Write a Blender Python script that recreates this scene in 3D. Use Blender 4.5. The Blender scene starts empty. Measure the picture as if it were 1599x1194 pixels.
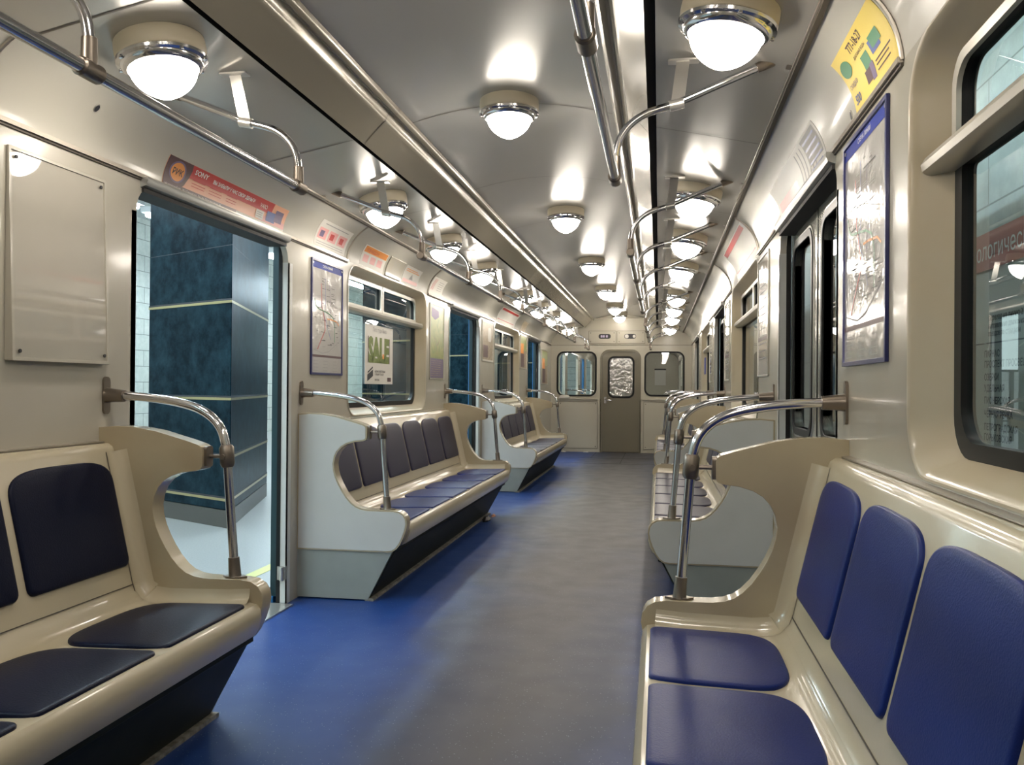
import bpy, math, random
from mathutils import Vector, Matrix
from mathutils.geometry import tessellate_polygon
random.seed(4)
SC = bpy.context.scene
COL = SC.collection
PI = math.pi

# ------------------------------------------------------------------ camera
EX, EY, EZ = 0.6829, 0.0, 1.1508
YAW, PIT, ROLL, FPX = 0.169, 0.0057, 0.0077, 1345.18
fw = Vector((-math.sin(YAW)*math.cos(PIT), math.cos(YAW)*math.cos(PIT), math.sin(PIT)))
rt = Vector((math.cos(YAW), math.sin(YAW), 0))
up = rt.cross(fw)
r2 = rt*math.cos(ROLL) + up*math.sin(ROLL)
u2 = up*math.cos(ROLL) - rt*math.sin(ROLL)
cd = bpy.data.cameras.new('camera')
cam = bpy.data.objects.new('camera', cd)
COL.objects.link(cam)
m3 = Matrix((r2, u2, -fw)).transposed()
cam.matrix_world = Matrix.Translation((EX, EY, EZ)) @ m3.to_4x4()
cd.sensor_fit = 'HORIZONTAL'
cd.sensor_width = 36
cd.lens = FPX/1599*36
cd.clip_start = 0.02
cd.clip_end = 200
SC.camera = cam

# ------------------------------------------------------------------ world, exposure
w = bpy.data.worlds.new('world')
SC.world = w
w.use_nodes = True
w.node_tree.nodes['Background'].inputs[0].default_value = (0.55, 0.62, 0.7, 1)
w.node_tree.nodes['Background'].inputs[1].default_value = 0.03
SC.view_settings.view_transform = 'Standard'
SC.view_settings.look = 'None'
SC.view_settings.exposure = 0.1
SC.view_settings.gamma = 1
SC.view_settings.use_curve_mapping = False
LAMP_E = 38.0        # globes in the carriage
TUBE_E = 62.0        # fluorescent tubes of the station

# ------------------------------------------------------------------ materials
MATS = {}
def mat(name, col, rough=0.5, metal=0.0, coat=0.0, spec=0.5, noise=None, bump=None, emit=None):
    if name in MATS: return MATS[name]
    m = bpy.data.materials.new(name)
    m.use_nodes = True
    nt = m.node_tree
    b = nt.nodes['Principled BSDF']
    c = (col[0], col[1], col[2], 1)
    b.inputs['Base Color'].default_value = c
    b.inputs['Roughness'].default_value = rough
    b.inputs['Metallic'].default_value = metal
    b.inputs['Specular IOR Level'].default_value = spec
    b.inputs['Coat Weight'].default_value = coat
    b.inputs['Coat Roughness'].default_value = 0.08
    if emit:
        b.inputs['Emission Color'].default_value = (emit[0], emit[1], emit[2], 1)
        b.inputs['Emission Strength'].default_value = emit[3]
    tc = nt.nodes.new('ShaderNodeTexCoord')
    if noise:                       # (scale, amount, second colour)
        n = nt.nodes.new('ShaderNodeTexNoise')
        n.inputs['Scale'].default_value = noise[0]
        n.inputs['Detail'].default_value = 6
        nt.links.new(tc.outputs['Object'], n.inputs['Vector'])
        r = nt.nodes.new('ShaderNodeValToRGB')
        r.color_ramp.elements[0].position = 0.5 - noise[1]/2
        r.color_ramp.elements[1].position = 0.5 + noise[1]/2
        r.color_ramp.elements[0].color = c
        r.color_ramp.elements[1].color = (noise[2][0], noise[2][1], noise[2][2], 1)
        nt.links.new(n.outputs['Fac'], r.inputs['Fac'])
        nt.links.new(r.outputs['Color'], b.inputs['Base Color'])
    if bump:                        # (scale, strength)
        n = nt.nodes.new('ShaderNodeTexNoise')
        n.inputs['Scale'].default_value = bump[0]
        n.inputs['Detail'].default_value = 3
        nt.links.new(tc.outputs['Object'], n.inputs['Vector'])
        bp = nt.nodes.new('ShaderNodeBump')
        bp.inputs['Strength'].default_value = bump[1]
        bp.inputs['Distance'].default_value = 0.01
        nt.links.new(n.outputs['Fac'], bp.inputs['Height'])
        nt.links.new(bp.outputs['Normal'], b.inputs['Normal'])
    MATS[name] = m
    return m

WALL = mat('cream_laminate', (0.50, 0.475, 0.40), 0.22, coat=0.25, noise=(3, 0.6, (0.46, 0.43, 0.355)), bump=(2.2, 0.06))
COVE = mat('cove_laminate', (0.52, 0.50, 0.43), 0.26, coat=0.3, bump=(1.6, 0.08))
CEIL = mat('ceiling_laminate', (0.46, 0.44, 0.40), 0.26, coat=0.2, metal=0.25, bump=(2.0, 0.10))
DUCT = mat('duct_paint', (0.36, 0.325, 0.255), 0.25, metal=0.3, coat=0.3)
DARK = mat('dark_gap', (0.02, 0.019, 0.018), 0.7)
SEAM = mat('seam_brown', (0.10, 0.085, 0.065), 0.6)
RIDGE = mat('seam_metal', (0.42, 0.38, 0.32), 0.3, metal=0.6)
GRP = mat('cream_plastic', (0.45, 0.385, 0.262), 0.25, coat=0.45, noise=(5, 0.5, (0.40, 0.335, 0.22)), bump=(60, 0.03))
GRPSIDE = mat('cream_plastic_shell', (0.50, 0.44, 0.315), 0.25, coat=0.5, bump=(60, 0.03))
CLAD = mat('pale_grey_cladding', (0.56, 0.56, 0.52), 0.4, noise=(6, 0.5, (0.52, 0.52, 0.48)), bump=(90, 0.04))
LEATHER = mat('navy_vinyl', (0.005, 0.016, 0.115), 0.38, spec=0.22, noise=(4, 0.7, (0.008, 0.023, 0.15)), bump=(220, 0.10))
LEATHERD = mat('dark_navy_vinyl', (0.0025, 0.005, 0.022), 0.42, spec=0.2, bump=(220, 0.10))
LEATHERB = mat('glare_navy_vinyl', (0.026, 0.024, 0.055), 0.38, spec=0.4, bump=(220, 0.10))  # brownish glare on the cushions is put into the vinyl colour
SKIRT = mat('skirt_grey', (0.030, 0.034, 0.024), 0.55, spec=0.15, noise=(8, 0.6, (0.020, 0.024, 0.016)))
KICK = mat('kick_rail', (0.32, 0.30, 0.25), 0.5, metal=0.2, noise=(40, 0.3, (0.14, 0.13, 0.11)))
CHROME = mat('polished_tube', (0.62, 0.62, 0.64), 0.14, metal=1.0)
SLEEVE = mat('worn_sleeve', (0.24, 0.205, 0.17), 0.35, metal=0.9)
STEEL = mat('strap_steel', (0.55, 0.53, 0.49), 0.3, metal=0.8)
RUBBER = mat('black_rubber', (0.010, 0.010, 0.010), 0.4, spec=0.25)
LAMPBASE = mat('lamp_base_cream', (0.60, 0.53, 0.39), 0.4)
GLOBE = mat('opal_globe', (0.9, 0.9, 0.88), 0.3, emit=(1.0, 0.91, 0.80, LAMP_E))
TUBE = mat('fluorescent_tube', (0.9, 0.95, 0.95), 0.3, emit=(0.74, 0.90, 1.0, TUBE_E))
TUBE2 = mat('added_tube_track', (0.9, 0.95, 0.95), 0.3, emit=(0.88, 0.98, 0.98, 26))  # for the tubes added over the track
LIGHTBOX = mat('backlit_panel', (0.8, 0.95, 0.9), 0.3, emit=(0.80, 1.0, 0.95, 1.1))
LEAFIN = mat('door_leaf_grey', (0.42, 0.42, 0.36), 0.2, metal=0.35, coat=0.3)
LEAFEDGE = mat('door_leaf_teal', (0.008, 0.035, 0.042), 0.4)
BLUESKIN = mat('body_blue', (0.02, 0.14, 0.33), 0.3, coat=0.3)
HEADER = mat('door_header_grey', (0.30, 0.30, 0.28), 0.35, metal=0.3)
JAMB = mat('jamb_white', (0.55, 0.56, 0.52), 0.3, coat=0.3)
ENDWALL = mat('end_wall_cream', (0.49, 0.455, 0.36), 0.35, coat=0.1)
OLIVE = mat('olive_door', (0.165, 0.145, 0.095), 0.32, coat=0.2)
FRAME_A = mat('window_alloy', (0.52, 0.50, 0.44), 0.3, metal=0.5)
RECESS = mat('window_surround', (0.50, 0.455, 0.345), 0.28, coat=0.3, noise=(2.5, 0.5, (0.44, 0.36, 0.235)))
PAPER = mat('paper_white', (0.68, 0.66, 0.60), 0.45)
FOIL = mat('map_sheet', (0.58, 0.56, 0.53), 0.12, coat=0.9, bump=(9, 0.5))
NAVYF = mat('navy_frame', (0.02, 0.025, 0.13), 0.3, coat=0.3)
BLUEB = mat('blue_band', (0.015, 0.035, 0.27), 0.5, spec=0.2)
INK = mat('black_ink', (0.03, 0.03, 0.035), 0.5)
GREYINK = mat('grey_ink', (0.30, 0.29, 0.28), 0.5)
REDINK = mat('red_ink', (0.55, 0.045, 0.04), 0.4)
ORANGE = mat('orange_ink', (0.80, 0.30, 0.06), 0.4)
PINK = mat('pink_ink', (0.75, 0.38, 0.36), 0.4)
PEACH = mat('peach_ink', (0.82, 0.42, 0.26), 0.4)
MAROON = mat('maroon_ink', (0.09, 0.04, 0.045), 0.4)
YELLOW = mat('yellow_ink', (0.80, 0.62, 0.14), 0.4)
GREEN = mat('green_ink', (0.07, 0.24, 0.12), 0.4)
LGREEN = mat('leaf_green_ink', (0.20, 0.27, 0.05), 0.5, noise=(60, 0.4, (0.10, 0.13, 0.03)))
BLUEI = mat('blue_ink', (0.08, 0.12, 0.35), 0.4)
PURPLE = mat('purple_ink', (0.16, 0.12, 0.22), 0.4)
TAN = mat('tan_print', (0.42, 0.34, 0.23), 0.4, noise=(30, 0.3, (0.24, 0.19, 0.12)))
OLIVEP = mat('olive_print', (0.40, 0.40, 0.14), 0.3, noise=(18, 0.4, (0.20, 0.28, 0.10)))
WHITEINK = mat('white_ink', (0.85, 0.84, 0.80), 0.4)
PLATF = mat('platform_granite', (0.37, 0.38, 0.36), 0.35, noise=(90, 0.3, (0.30, 0.31, 0.30)))
YLINE = mat('platform_yellow', (0.62, 0.60, 0.20), 0.4)
STATC = mat('station_ceiling', (0.55, 0.57, 0.56), 0.7)
BRASS = mat('brass_strip', (0.50, 0.42, 0.22), 0.3, metal=0.8)
PLINTH = mat('granite_plinth', (0.07, 0.065, 0.055), 0.35)

def glass_mat(name, tint, rough=0.0, refl=1.0, wavy=0):
    m = bpy.data.materials.new(name)
    m.use_nodes = True
    nt = m.node_tree
    for n in list(nt.nodes): nt.nodes.remove(n)
    out = nt.nodes.new('ShaderNodeOutputMaterial')
    mx = nt.nodes.new('ShaderNodeMixShader')
    tr = nt.nodes.new('ShaderNodeBsdfTransparent')
    tr.inputs[0].default_value = (tint[0], tint[1], tint[2], 1)
    gl = nt.nodes.new('ShaderNodeBsdfGlossy')
    gl.inputs['Roughness'].default_value = rough
    if wavy:
        tc = nt.nodes.new('ShaderNodeTexCoord'); no = nt.nodes.new('ShaderNodeTexNoise'); no.inputs['Scale'].default_value = 14
        bp = nt.nodes.new('ShaderNodeBump'); bp.inputs['Strength'].default_value = wavy; bp.inputs['Distance'].default_value = 0.02
        nt.links.new(tc.outputs['Object'], no.inputs['Vector']); nt.links.new(no.outputs['Fac'], bp.inputs['Height'])
        nt.links.new(bp.outputs[0], gl.inputs['Normal'])
    fr = nt.nodes.new('ShaderNodeFresnel')
    fr.inputs[0].default_value = 1.5
    mu = nt.nodes.new('ShaderNodeMath'); mu.operation = 'MULTIPLY'
    mu.inputs[1].default_value = refl; mu.use_clamp = True
    ge = nt.nodes.new('ShaderNodeNewGeometry')          # only the outer faces of the pane mirror
    om = nt.nodes.new('ShaderNodeMath'); om.operation = 'SUBTRACT'; om.inputs[0].default_value = 1.0
    m2 = nt.nodes.new('ShaderNodeMath'); m2.operation = 'MULTIPLY'
    nt.links.new(ge.outputs['Backfacing'], om.inputs[1])
    nt.links.new(fr.outputs[0], mu.inputs[0])
    nt.links.new(mu.outputs[0], m2.inputs[0]); nt.links.new(om.outputs[0], m2.inputs[1])
    nt.links.new(m2.outputs[0], mx.inputs[0])
    nt.links.new(tr.outputs[0], mx.inputs[1])
    nt.links.new(gl.outputs[0], mx.inputs[2])
    nt.links.new(mx.outputs[0], out.inputs[0])
    return m
GLASS = glass_mat('window_glass', (0.86, 0.91, 0.90), 0.0, 1.5)
CLEAR = glass_mat('clear_glass', (0.93, 0.95, 0.94), 0.0, 1.2)
PLEXI = glass_mat('frosted_plexiglass', (0.93, 0.92, 0.90), 0.05, 9.0, 0.5)

def floor_mat():
    m = mat('blue_speckled_linoleum', (0.05, 0.08, 0.2), 0.33)
    nt = m.node_tree; b = nt.nodes['Principled BSDF']; L = nt.links
    tc = nt.nodes.new('ShaderNodeTexCoord')
    sep = nt.nodes.new('ShaderNodeSeparateXYZ'); L.new(tc.outputs['Object'], sep.inputs[0])
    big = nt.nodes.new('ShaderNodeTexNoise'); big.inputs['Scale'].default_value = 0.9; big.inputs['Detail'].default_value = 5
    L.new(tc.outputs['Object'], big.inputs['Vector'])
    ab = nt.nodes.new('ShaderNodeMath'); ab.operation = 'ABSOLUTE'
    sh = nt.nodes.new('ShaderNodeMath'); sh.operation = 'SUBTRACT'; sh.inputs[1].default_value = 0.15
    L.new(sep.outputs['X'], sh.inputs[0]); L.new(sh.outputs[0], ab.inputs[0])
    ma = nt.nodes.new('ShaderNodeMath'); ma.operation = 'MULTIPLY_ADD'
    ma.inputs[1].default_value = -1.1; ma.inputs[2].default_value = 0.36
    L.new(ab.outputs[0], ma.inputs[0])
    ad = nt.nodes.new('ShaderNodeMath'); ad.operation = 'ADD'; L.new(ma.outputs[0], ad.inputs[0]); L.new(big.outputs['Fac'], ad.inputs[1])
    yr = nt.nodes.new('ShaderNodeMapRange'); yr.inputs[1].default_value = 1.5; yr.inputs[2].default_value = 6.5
    yr.inputs[3].default_value = -0.25; yr.inputs[4].default_value = 0.12  # greyer down the car: worn centre, with reflection put into the colour
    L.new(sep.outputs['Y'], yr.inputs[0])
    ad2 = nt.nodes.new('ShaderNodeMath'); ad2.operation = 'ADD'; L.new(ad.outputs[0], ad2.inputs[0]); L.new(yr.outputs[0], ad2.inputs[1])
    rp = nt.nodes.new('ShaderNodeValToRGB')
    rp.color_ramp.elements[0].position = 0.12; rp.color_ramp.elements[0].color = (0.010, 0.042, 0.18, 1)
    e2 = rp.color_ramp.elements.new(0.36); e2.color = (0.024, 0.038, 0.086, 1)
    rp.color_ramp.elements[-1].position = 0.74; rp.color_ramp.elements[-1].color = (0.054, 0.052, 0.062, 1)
    L.new(ad2.outputs[0], rp.inputs[0])
    vo = nt.nodes.new('ShaderNodeTexVoronoi'); vo.inputs['Scale'].default_value = 60
    L.new(tc.outputs['Object'], vo.inputs['Vector'])
    r3 = nt.nodes.new('ShaderNodeValToRGB')
    r3.color_ramp.elements[0].position = 0.08; r3.color_ramp.elements[0].color = (1, 1, 1, 1)
    r3.color_ramp.elements[1].position = 0.14; r3.color_ramp.elements[1].color = (0, 0, 0, 1)
    L.new(vo.outputs['Distance'], r3.inputs[0])
    mx = nt.nodes.new('ShaderNodeMix'); mx.data_type = 'RGBA'
    L.new(rp.outputs[0], mx.inputs[6]); mx.inputs[7].default_value = (0.22, 0.27, 0.34, 1)
    mm = nt.nodes.new('ShaderNodeMath'); mm.operation = 'MULTIPLY'; mm.inputs[1].default_value = 0.75
    L.new(r3.outputs[0], mm.inputs[0]); L.new(mm.outputs[0], mx.inputs[0])
    L.new(mx.outputs[2], b.inputs['Base Color'])
    n2 = nt.nodes.new('ShaderNodeTexNoise'); n2.inputs['Scale'].default_value = 5
    L.new(tc.outputs['Object'], n2.inputs['Vector'])
    mr = nt.nodes.new('ShaderNodeMapRange'); mr.inputs[3].default_value = 0.34; mr.inputs[4].default_value = 0.52; b.inputs['Specular IOR Level'].default_value = 0.4
    L.new(n2.outputs['Fac'], mr.inputs[0]); L.new(mr.outputs[0], b.inputs['Roughness'])
    bp = nt.nodes.new('ShaderNodeBump'); bp.inputs['Strength'].default_value = 0.04; bp.inputs['Distance'].default_value = 0.01
    L.new(n2.outputs['Fac'], bp.inputs['Height']); L.new(bp.outputs[0], b.inputs['Normal'])
    return m
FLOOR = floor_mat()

def marble(name, c1, c2, rough=0.12, brick=None, spec=0.3):
    m = mat(name, c1, rough, spec=spec)
    nt = m.node_tree; b = nt.nodes['Principled BSDF']; L = nt.links
    tc = nt.nodes.new('ShaderNodeTexCoord')
    n = nt.nodes.new('ShaderNodeTexNoise'); n.inputs['Scale'].default_value = 7; n.inputs['Detail'].default_value = 9
    n.inputs['Roughness'].default_value = 0.7
    L.new(tc.outputs['Object'], n.inputs['Vector'])
    r = nt.nodes.new('ShaderNodeValToRGB')
    r.color_ramp.elements[0].position = 0.38; r.color_ramp.elements[0].color = (*c1, 1)
    r.color_ramp.elements[1].position = 0.72; r.color_ramp.elements[1].color = (*c2, 1)
    L.new(n.outputs['Fac'], r.inputs[0])
    src = r.outputs[0]
    if brick:
        sp = nt.nodes.new('ShaderNodeSeparateXYZ'); cb = nt.nodes.new('ShaderNodeCombineXYZ')
        L.new(tc.outputs['Object'], sp.inputs[0]); L.new(sp.outputs['Y'], cb.inputs[0]); L.new(sp.outputs['Z'], cb.inputs[1])
        bt = nt.nodes.new('ShaderNodeTexBrick'); bt.inputs['Scale'].default_value = 1
        bt.inputs['Brick Width'].default_value = brick[0]; bt.inputs['Row Height'].default_value = brick[1]
        bt.inputs['Mortar Size'].default_value = 0.006
        L.new(cb.outputs[0], bt.inputs['Vector']); L.new(src, bt.inputs['Color1']); L.new(src, bt.inputs['Color2'])
        bt.inputs['Mortar'].default_value = (c1[0]*0.35, c1[1]*0.35, c1[2]*0.35, 1)
        src = bt.outputs[0]
    L.new(src, b.inputs['Base Color'])
    return m
MARBLE = marble('dark_blue_marble', (0.002, 0.008, 0.014), (0.018, 0.046, 0.060), 0.30, spec=0.05)
TRACKW = marble('grey_green_marble', (0.30, 0.34, 0.32), (0.42, 0.47, 0.44), 0.3, (1.1, 0.75))
FARW = marble('white_limestone', (0.40, 0.43, 0.39), (0.52, 0.54, 0.49), 0.5, (0.6, 0.3))

# ------------------------------------------------------------------ mesh builder
class MB:
    def __init__(s): s.v = []; s.f = []; s.m = []; s.mats = []
    def mi(s, m):
        if m is None: return 0
        if m not in s.mats: s.mats.append(m)
        return s.mats.index(m)
    def add(s, vs, fs, m=None):
        o = len(s.v); k = s.mi(m)
        s.v += [tuple(q) for q in vs]
        for f in fs: s.f.append(tuple(i+o for i in f)); s.m.append(k)
    def box(s, x0, x1, y0, y1, z0, z1, m=None):
        vs = [(x, y, z) for x in (x0, x1) for y in (y0, y1) for z in (z0, z1)]
        s.add(vs, [(0,1,3,2),(4,6,7,5),(0,4,5,1),(2,3,7,6),(0,2,6,4),(1,5,7,3)], m)
        return s
    def tube(s, pts, r, n=12, m=None, cap=True):
        pts = [Vector(p) for p in pts]; N = len(pts)
        rs = r if isinstance(r, (list, tuple)) else [r]*N
        t0 = (pts[1]-pts[0]).normalized()
        a = Vector((0,0,1)) if abs(t0.z) < .9 else Vector((1,0,0))
        nrm = t0.cross(a).normalized()
        vs = []
        for i, p in enumerate(pts):
            t = (pts[min(i+1,N-1)]-pts[max(i-1,0)]).normalized()
            nrm = (nrm - t*nrm.dot(t)).normalized(); b = t.cross(nrm)
            for k in range(n):
                an = 2*PI*k/n; vs.append(p+(nrm*math.cos(an)+b*math.sin(an))*rs[i])
        fs = [(i*n+k, i*n+(k+1)%n, (i+1)*n+(k+1)%n, (i+1)*n+k) for i in range(N-1) for k in range(n)]
        if cap: fs += [tuple(reversed(range(n))), tuple((N-1)*n+k for k in range(n))]
        s.add(vs, fs, m); return s
    def lathe(s, prof, n=32, c=(0,0,0), m=None):
        vs = []; fs = []
        for (r, z) in prof:
            for k in range(n):
                an = 2*PI*k/n; vs.append((c[0]+r*math.cos(an), c[1]+r*math.sin(an), c[2]+z))
        for i in range(len(prof)-1):
            for k in range(n): fs.append((i*n+k, i*n+(k+1)%n, (i+1)*n+(k+1)%n, (i+1)*n+k))
        s.add(vs, fs, m); return s
    def prism(s, outer, h0, h1, mp, holes=(), m=None, front=True, back=True):
        """outer/holes: 2D loops; mp(a,b,h)->xyz"""
        loops = [outer]+list(holes)
        flat = [p for l in loops for p in l]; n = len(flat)
        tris = tessellate_polygon([[Vector((p[0],p[1],0)) for p in l] for l in loops])
        vs = [mp(a,b,h0) for a,b in flat]+[mp(a,b,h1) for a,b in flat]
        fs = []
        if back: fs += [tuple(t) for t in tris]
        if front: fs += [tuple(i+n for i in reversed(t)) for t in tris]
        o = 0
        for l in loops:
            k = len(l)
            fs += [(o+i, o+(i+1)%k, n+o+(i+1)%k, n+o+i) for i in range(k)]
            o += k
        s.add(vs, fs, m); return s
    def loft(s, loops, m=None, closed=True, cap0=False, cap1=False):
        n = len(loops[0]); vs = [p for l in loops for p in l]; fs = []
        for i in range(len(loops)-1):
            for k in range(n if closed else n-1):
                fs.append((i*n+k, i*n+(k+1)%n, (i+1)*n+(k+1)%n, (i+1)*n+k))
        if cap0: fs.append(tuple(reversed(range(n))))
        if cap1: fs.append(tuple((len(loops)-1)*n+k for k in range(n)))
        s.add(vs, fs, m); return s

def obj(name, mb, m=None, parent=None, bevel=0, segs=3, ang=35, world=False):
    me = bpy.data.meshes.new(name)
    v = mb.v
    if world and parent is not None:
        l = Vector((0,0,0)); q_ = parent
        while q_ is not None: l += q_.location; q_ = q_.parent
        v = [(a[0]-l[0], a[1]-l[1], a[2]-l[2]) for a in v]
    me.from_pydata(v, [], mb.f)
    if mb.mats:
        for q in mb.mats: me.materials.append(q)
        me.polygons.foreach_set('material_index', mb.m)
    else: me.materials.append(m)
    import bmesh
    bm = bmesh.new(); bm.from_mesh(me); bmesh.ops.recalc_face_normals(bm, faces=bm.faces); bm.to_mesh(me); bm.free()
    me.shade_smooth(); me.set_sharp_from_angle(angle=math.radians(ang))
    o = bpy.data.objects.new(name, me); COL.objects.link(o)
    if parent is not None: o.parent = parent
    if bevel:
        b = o.modifiers.new('bevel', 'BEVEL'); b.width = bevel; b.segments = segs; b.limit_method = 'ANGLE'
        b.angle_limit = math.radians(40); b.harden_normals = False
    return o
def tag(o, label=None, cat=None, group=None, kind=None):
    if label: o['label'] = label
    if cat: o['category'] = cat
    if group: o['group'] = group
    if kind: o['kind'] = kind
    return o
def thing(name, label, cat, loc=(0,0,0), rz=0, group=None, kind=None):
    o = bpy.data.objects.new(name, None); COL.objects.link(o)
    o.empty_display_size = 0.1
    o.location = loc; o.rotation_euler = (0, 0, rz)
    return tag(o, label, cat, group, kind)
def struct(name, mb, m=None, label=None, **k):
    o = obj(name, mb, m, **k); o['kind'] = 'structure'
    if label: o['label'] = label
    return o
def copy_tree(o, parent=None):
    c = o.copy(); COL.objects.link(c); c.parent = parent
    for ch in [x for x in bpy.data.objects if x.parent == o]: copy_tree(ch, c)
    return c
def rrect(a0, a1, b0, b1, r, n=6):
    """rounded rectangle; r = radius or 4 radii (bl, br, tr, tl)"""
    rr = r if isinstance(r, (list, tuple)) else [r]*4
    cs = [(a0, b0, 1, 1, PI), (a1, b0, -1, 1, 1.5*PI), (a1, b1, -1, -1, 0), (a0, b1, 1, -1, .5*PI)]
    out = []
    for (x, y, sx, sy, st), q in zip(cs, rr):
        if q <= 0: out.append((x, y)); continue
        cx, cy = x+sx*q, y+sy*q
        for i in range(n+1):
            t = st+i/n*PI/2; out.append((cx+q*math.cos(t), cy+q*math.sin(t)))
    return out
def text_mesh(mb, s, mp, x, y, size, m, h=0.0, align='LEFT', sx=1.0, shear=0, bold=0.0):
    """flat lettering: mp(a,b,h) maps metres on the surface to xyz"""
    cu = bpy.data.curves.new('t', 'FONT'); cu.body = s; cu.size = size; cu.align_x = align
    cu.shear = shear; cu.offset = bold; cu.resolution_u = 2
    to = bpy.data.objects.new('t', cu); COL.objects.link(to)
    dg = bpy.context.evaluated_depsgraph_get(); dg.update()
    me = bpy.data.meshes.new_from_object(to.evaluated_get(dg))
    mb.add([mp(x+v.co.x*sx, y+v.co.y, h) for v in me.vertices], [tuple(p.vertices) for p in me.polygons], m)
    bpy.data.objects.remove(to); bpy.data.curves.remove(cu); bpy.data.meshes.remove(me)
def strip(mb, pts, wd, mp, m, h):
    for (a, b) in zip(pts[:-1], pts[1:]):
        d = Vector((b[0]-a[0], b[1]-a[1])); n = Vector((-d.y, d.x)).normalized()*wd/2
        mb.add([mp(a[0]+n.x,a[1]+n.y,h), mp(a[0]-n.x,a[1]-n.y,h), mp(b[0]-n.x,b[1]-n.y,h), mp(b[0]+n.x,b[1]+n.y,h)], [(0,1,2,3)], m)
def rect(mb, a0, a1, b0, b1, mp, m, h, n=1):
    for i in range(n):
        c0 = b0+(b1-b0)*i/n; c1 = b0+(b1-b0)*(i+1)/n
        mb.add([mp(a0,c0,h), mp(a1,c0,h), mp(a1,c1,h), mp(a0,c1,h)], [(0,1,2,3)], m)

# ------------------------------------------------------------------ dimensions of the carriage
W = 1.25; YB = -1.2; YE = 15.536; ZS = 1.935; P = 4.9
DOORS = [(2.94+P*k, 4.276+P*k) for k in range(3)]
WINS = [(5.17+P*k, 7.0+P*k) for k in (-1, 0, 1)]
ZW0, ZW1 = 0.965, 1.925

# ---- floor
fl = MB().box(-1.30, 1.30, YB, YE, -0.06, 0)
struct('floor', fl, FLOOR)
th = MB()
for (a, b) in DOORS:
    for s in (-1, 1): th.box(s*1.20, s*1.42, a+.01, b-.01, -0.03, 0.008)
struct('trim_1', th, STEEL, 'metal door sills along both sides of the floor')
se = MB()
for y in (14.2, 13.2): se.box(-.85, .85, y, y+.006, 0, .0015)
se.box(.1, .106, 13.2, YE-.02, 0, .0015); se.box(-.42, -.414, 14.2, YE-.02, 0, .0015)
struct('trim_2', se, DARK, 'floor hatch joints near the end wall')

# ---- side walls
def wall_outline():
    o = [(YB, 0)]
    for (a, b) in DOORS:
        o += [(a, 0)]
        for i in range(7):
            t = PI - i/6*PI/2; o.append((a+.09+.09*math.cos(t), 1.81+.09*math.sin(t)))
        for i in range(7):
            t = PI/2 - i/6*PI/2; o.append((b-.09+.09*math.cos(t), 1.81+.09*math.sin(t)))
        o += [(b, 0)]
    o += [(YE, 0), (YE, ZS), (YB, ZS)]
    return o
def window_loop(w, dx=0.0, dz=0.0, r=.13): return rrect(w[0]+dx, w[1]-dx, ZW0+dz, ZW1-dz, r)
for s, nm in ((-1, 'wall_left'), (1, 'wall_right')):
    mp = lambda a, b, h, s=s: (s*(W+h), a, b)
    mb = MB().prism(wall_outline(), 0.0, 0.03, mp, [window_loop(q) for q in WINS])
    struct(nm, mb, WALL)

# ---- ceiling: cove, side panel, duct, centre arch
def cove(t):
    a, b, c = Vector((W, ZS)), Vector((1.238, 2.085)), Vector((1.092, 2.157))
    return a*(1-t)**2 + b*2*t*(1-t) + c*t*t
SIDEP = [(1.092, 2.157), (0.86, 2.207), (0.665, 2.247)]
DUCTP = [(.632, 2.238), (.612, 2.262), (.59, 2.287), (.565, 2.313), (.545, 2.332), (.533, 2.342), (.530, 2.352), (.522, 2.368),
         (.514, 2.378), (.506, 2.378), (.498, 2.371), (.488, 2.366), (.478, 2.372), (.472, 2.384), (.470, 2.40)]
ARCH = [(.47 - .47*i/8, 2.395 + .068*(1-((8-i)/8)**2)) for i in range(9)]
def sheet(prof, s, y0=YB, y1=YE, m=None, mb=None, off=0):
    mb = mb or MB()
    mb.loft([[(s*x, y, z) for (x, z) in prof] for y in (y0, y1)], m, closed=False)
    return mb
CP = [tuple(cove(i/10)) for i in range(11)]
mb = MB()
for s in (-1, 1): sheet(CP, s, mb=mb)
struct('trim_3', mb, COVE, 'curved cream cove between wall and ceiling')
mb = MB()
for s in (-1, 1): sheet(SIDEP, s, mb=mb)
prof = [(x, z) for x, z in ARCH]+[(-x, z) for x, z in reversed(ARCH[:-1])]
sheet(prof, 1, mb=mb)
struct('ceiling', mb, CEIL)
mb = MB().box(-1.3, 1.3, YB, YE+.1, 2.50, 2.54)
struct('ceiling', mb, DARK, 'roof above the ceiling panels')
for s, nm in ((-1, 'trim_4'), (1, 'trim_5')):
    struct(nm, sheet(DUCTP, s), DUCT, 'ribbed air duct cover along the ceiling')
mb = MB()
for s in (-1, 1):
    sheet([(.665, 2.247), (.668, 2.285), (.628, 2.285), (.632, 2.238)], s, mb=mb)
struct('trim_6', mb, DARK, 'dark slots beside the duct covers')
mb = MB()
def seam_on(prof, y, s, mb, d=.0022, wd=.004):
    for (p, q) in zip(prof[:-1], prof[1:]):
        n = Vector((p[1]-q[1], q[0]-p[0])); n = n.normalized()*d
        if n.y > 0: n = -n
        mb.add([(s*(p[0]+n.x), y-wd, p[1]+n.y), (s*(q[0]+n.x), y-wd, q[1]+n.y), (s*(q[0]+n.x), y+wd, q[1]+n.y), (s*(p[0]+n.x), y+wd, p[1]+n.y)], [(0,1,2,3)])
for k in range(-2, 9):
    y = 3.915+1.38*k
    seam_on(prof, y, 1, mb)
for k in range(-1, 9):
    y = 3.65+1.44*k
    for s in (-1, 1): seam_on(SIDEP, y, s, mb)
    y2 = 3.70+2.76*(k//2)
    for s in (-1, 1): seam_on(DUCTP, y2, s, mb, wd=.0025)
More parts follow.
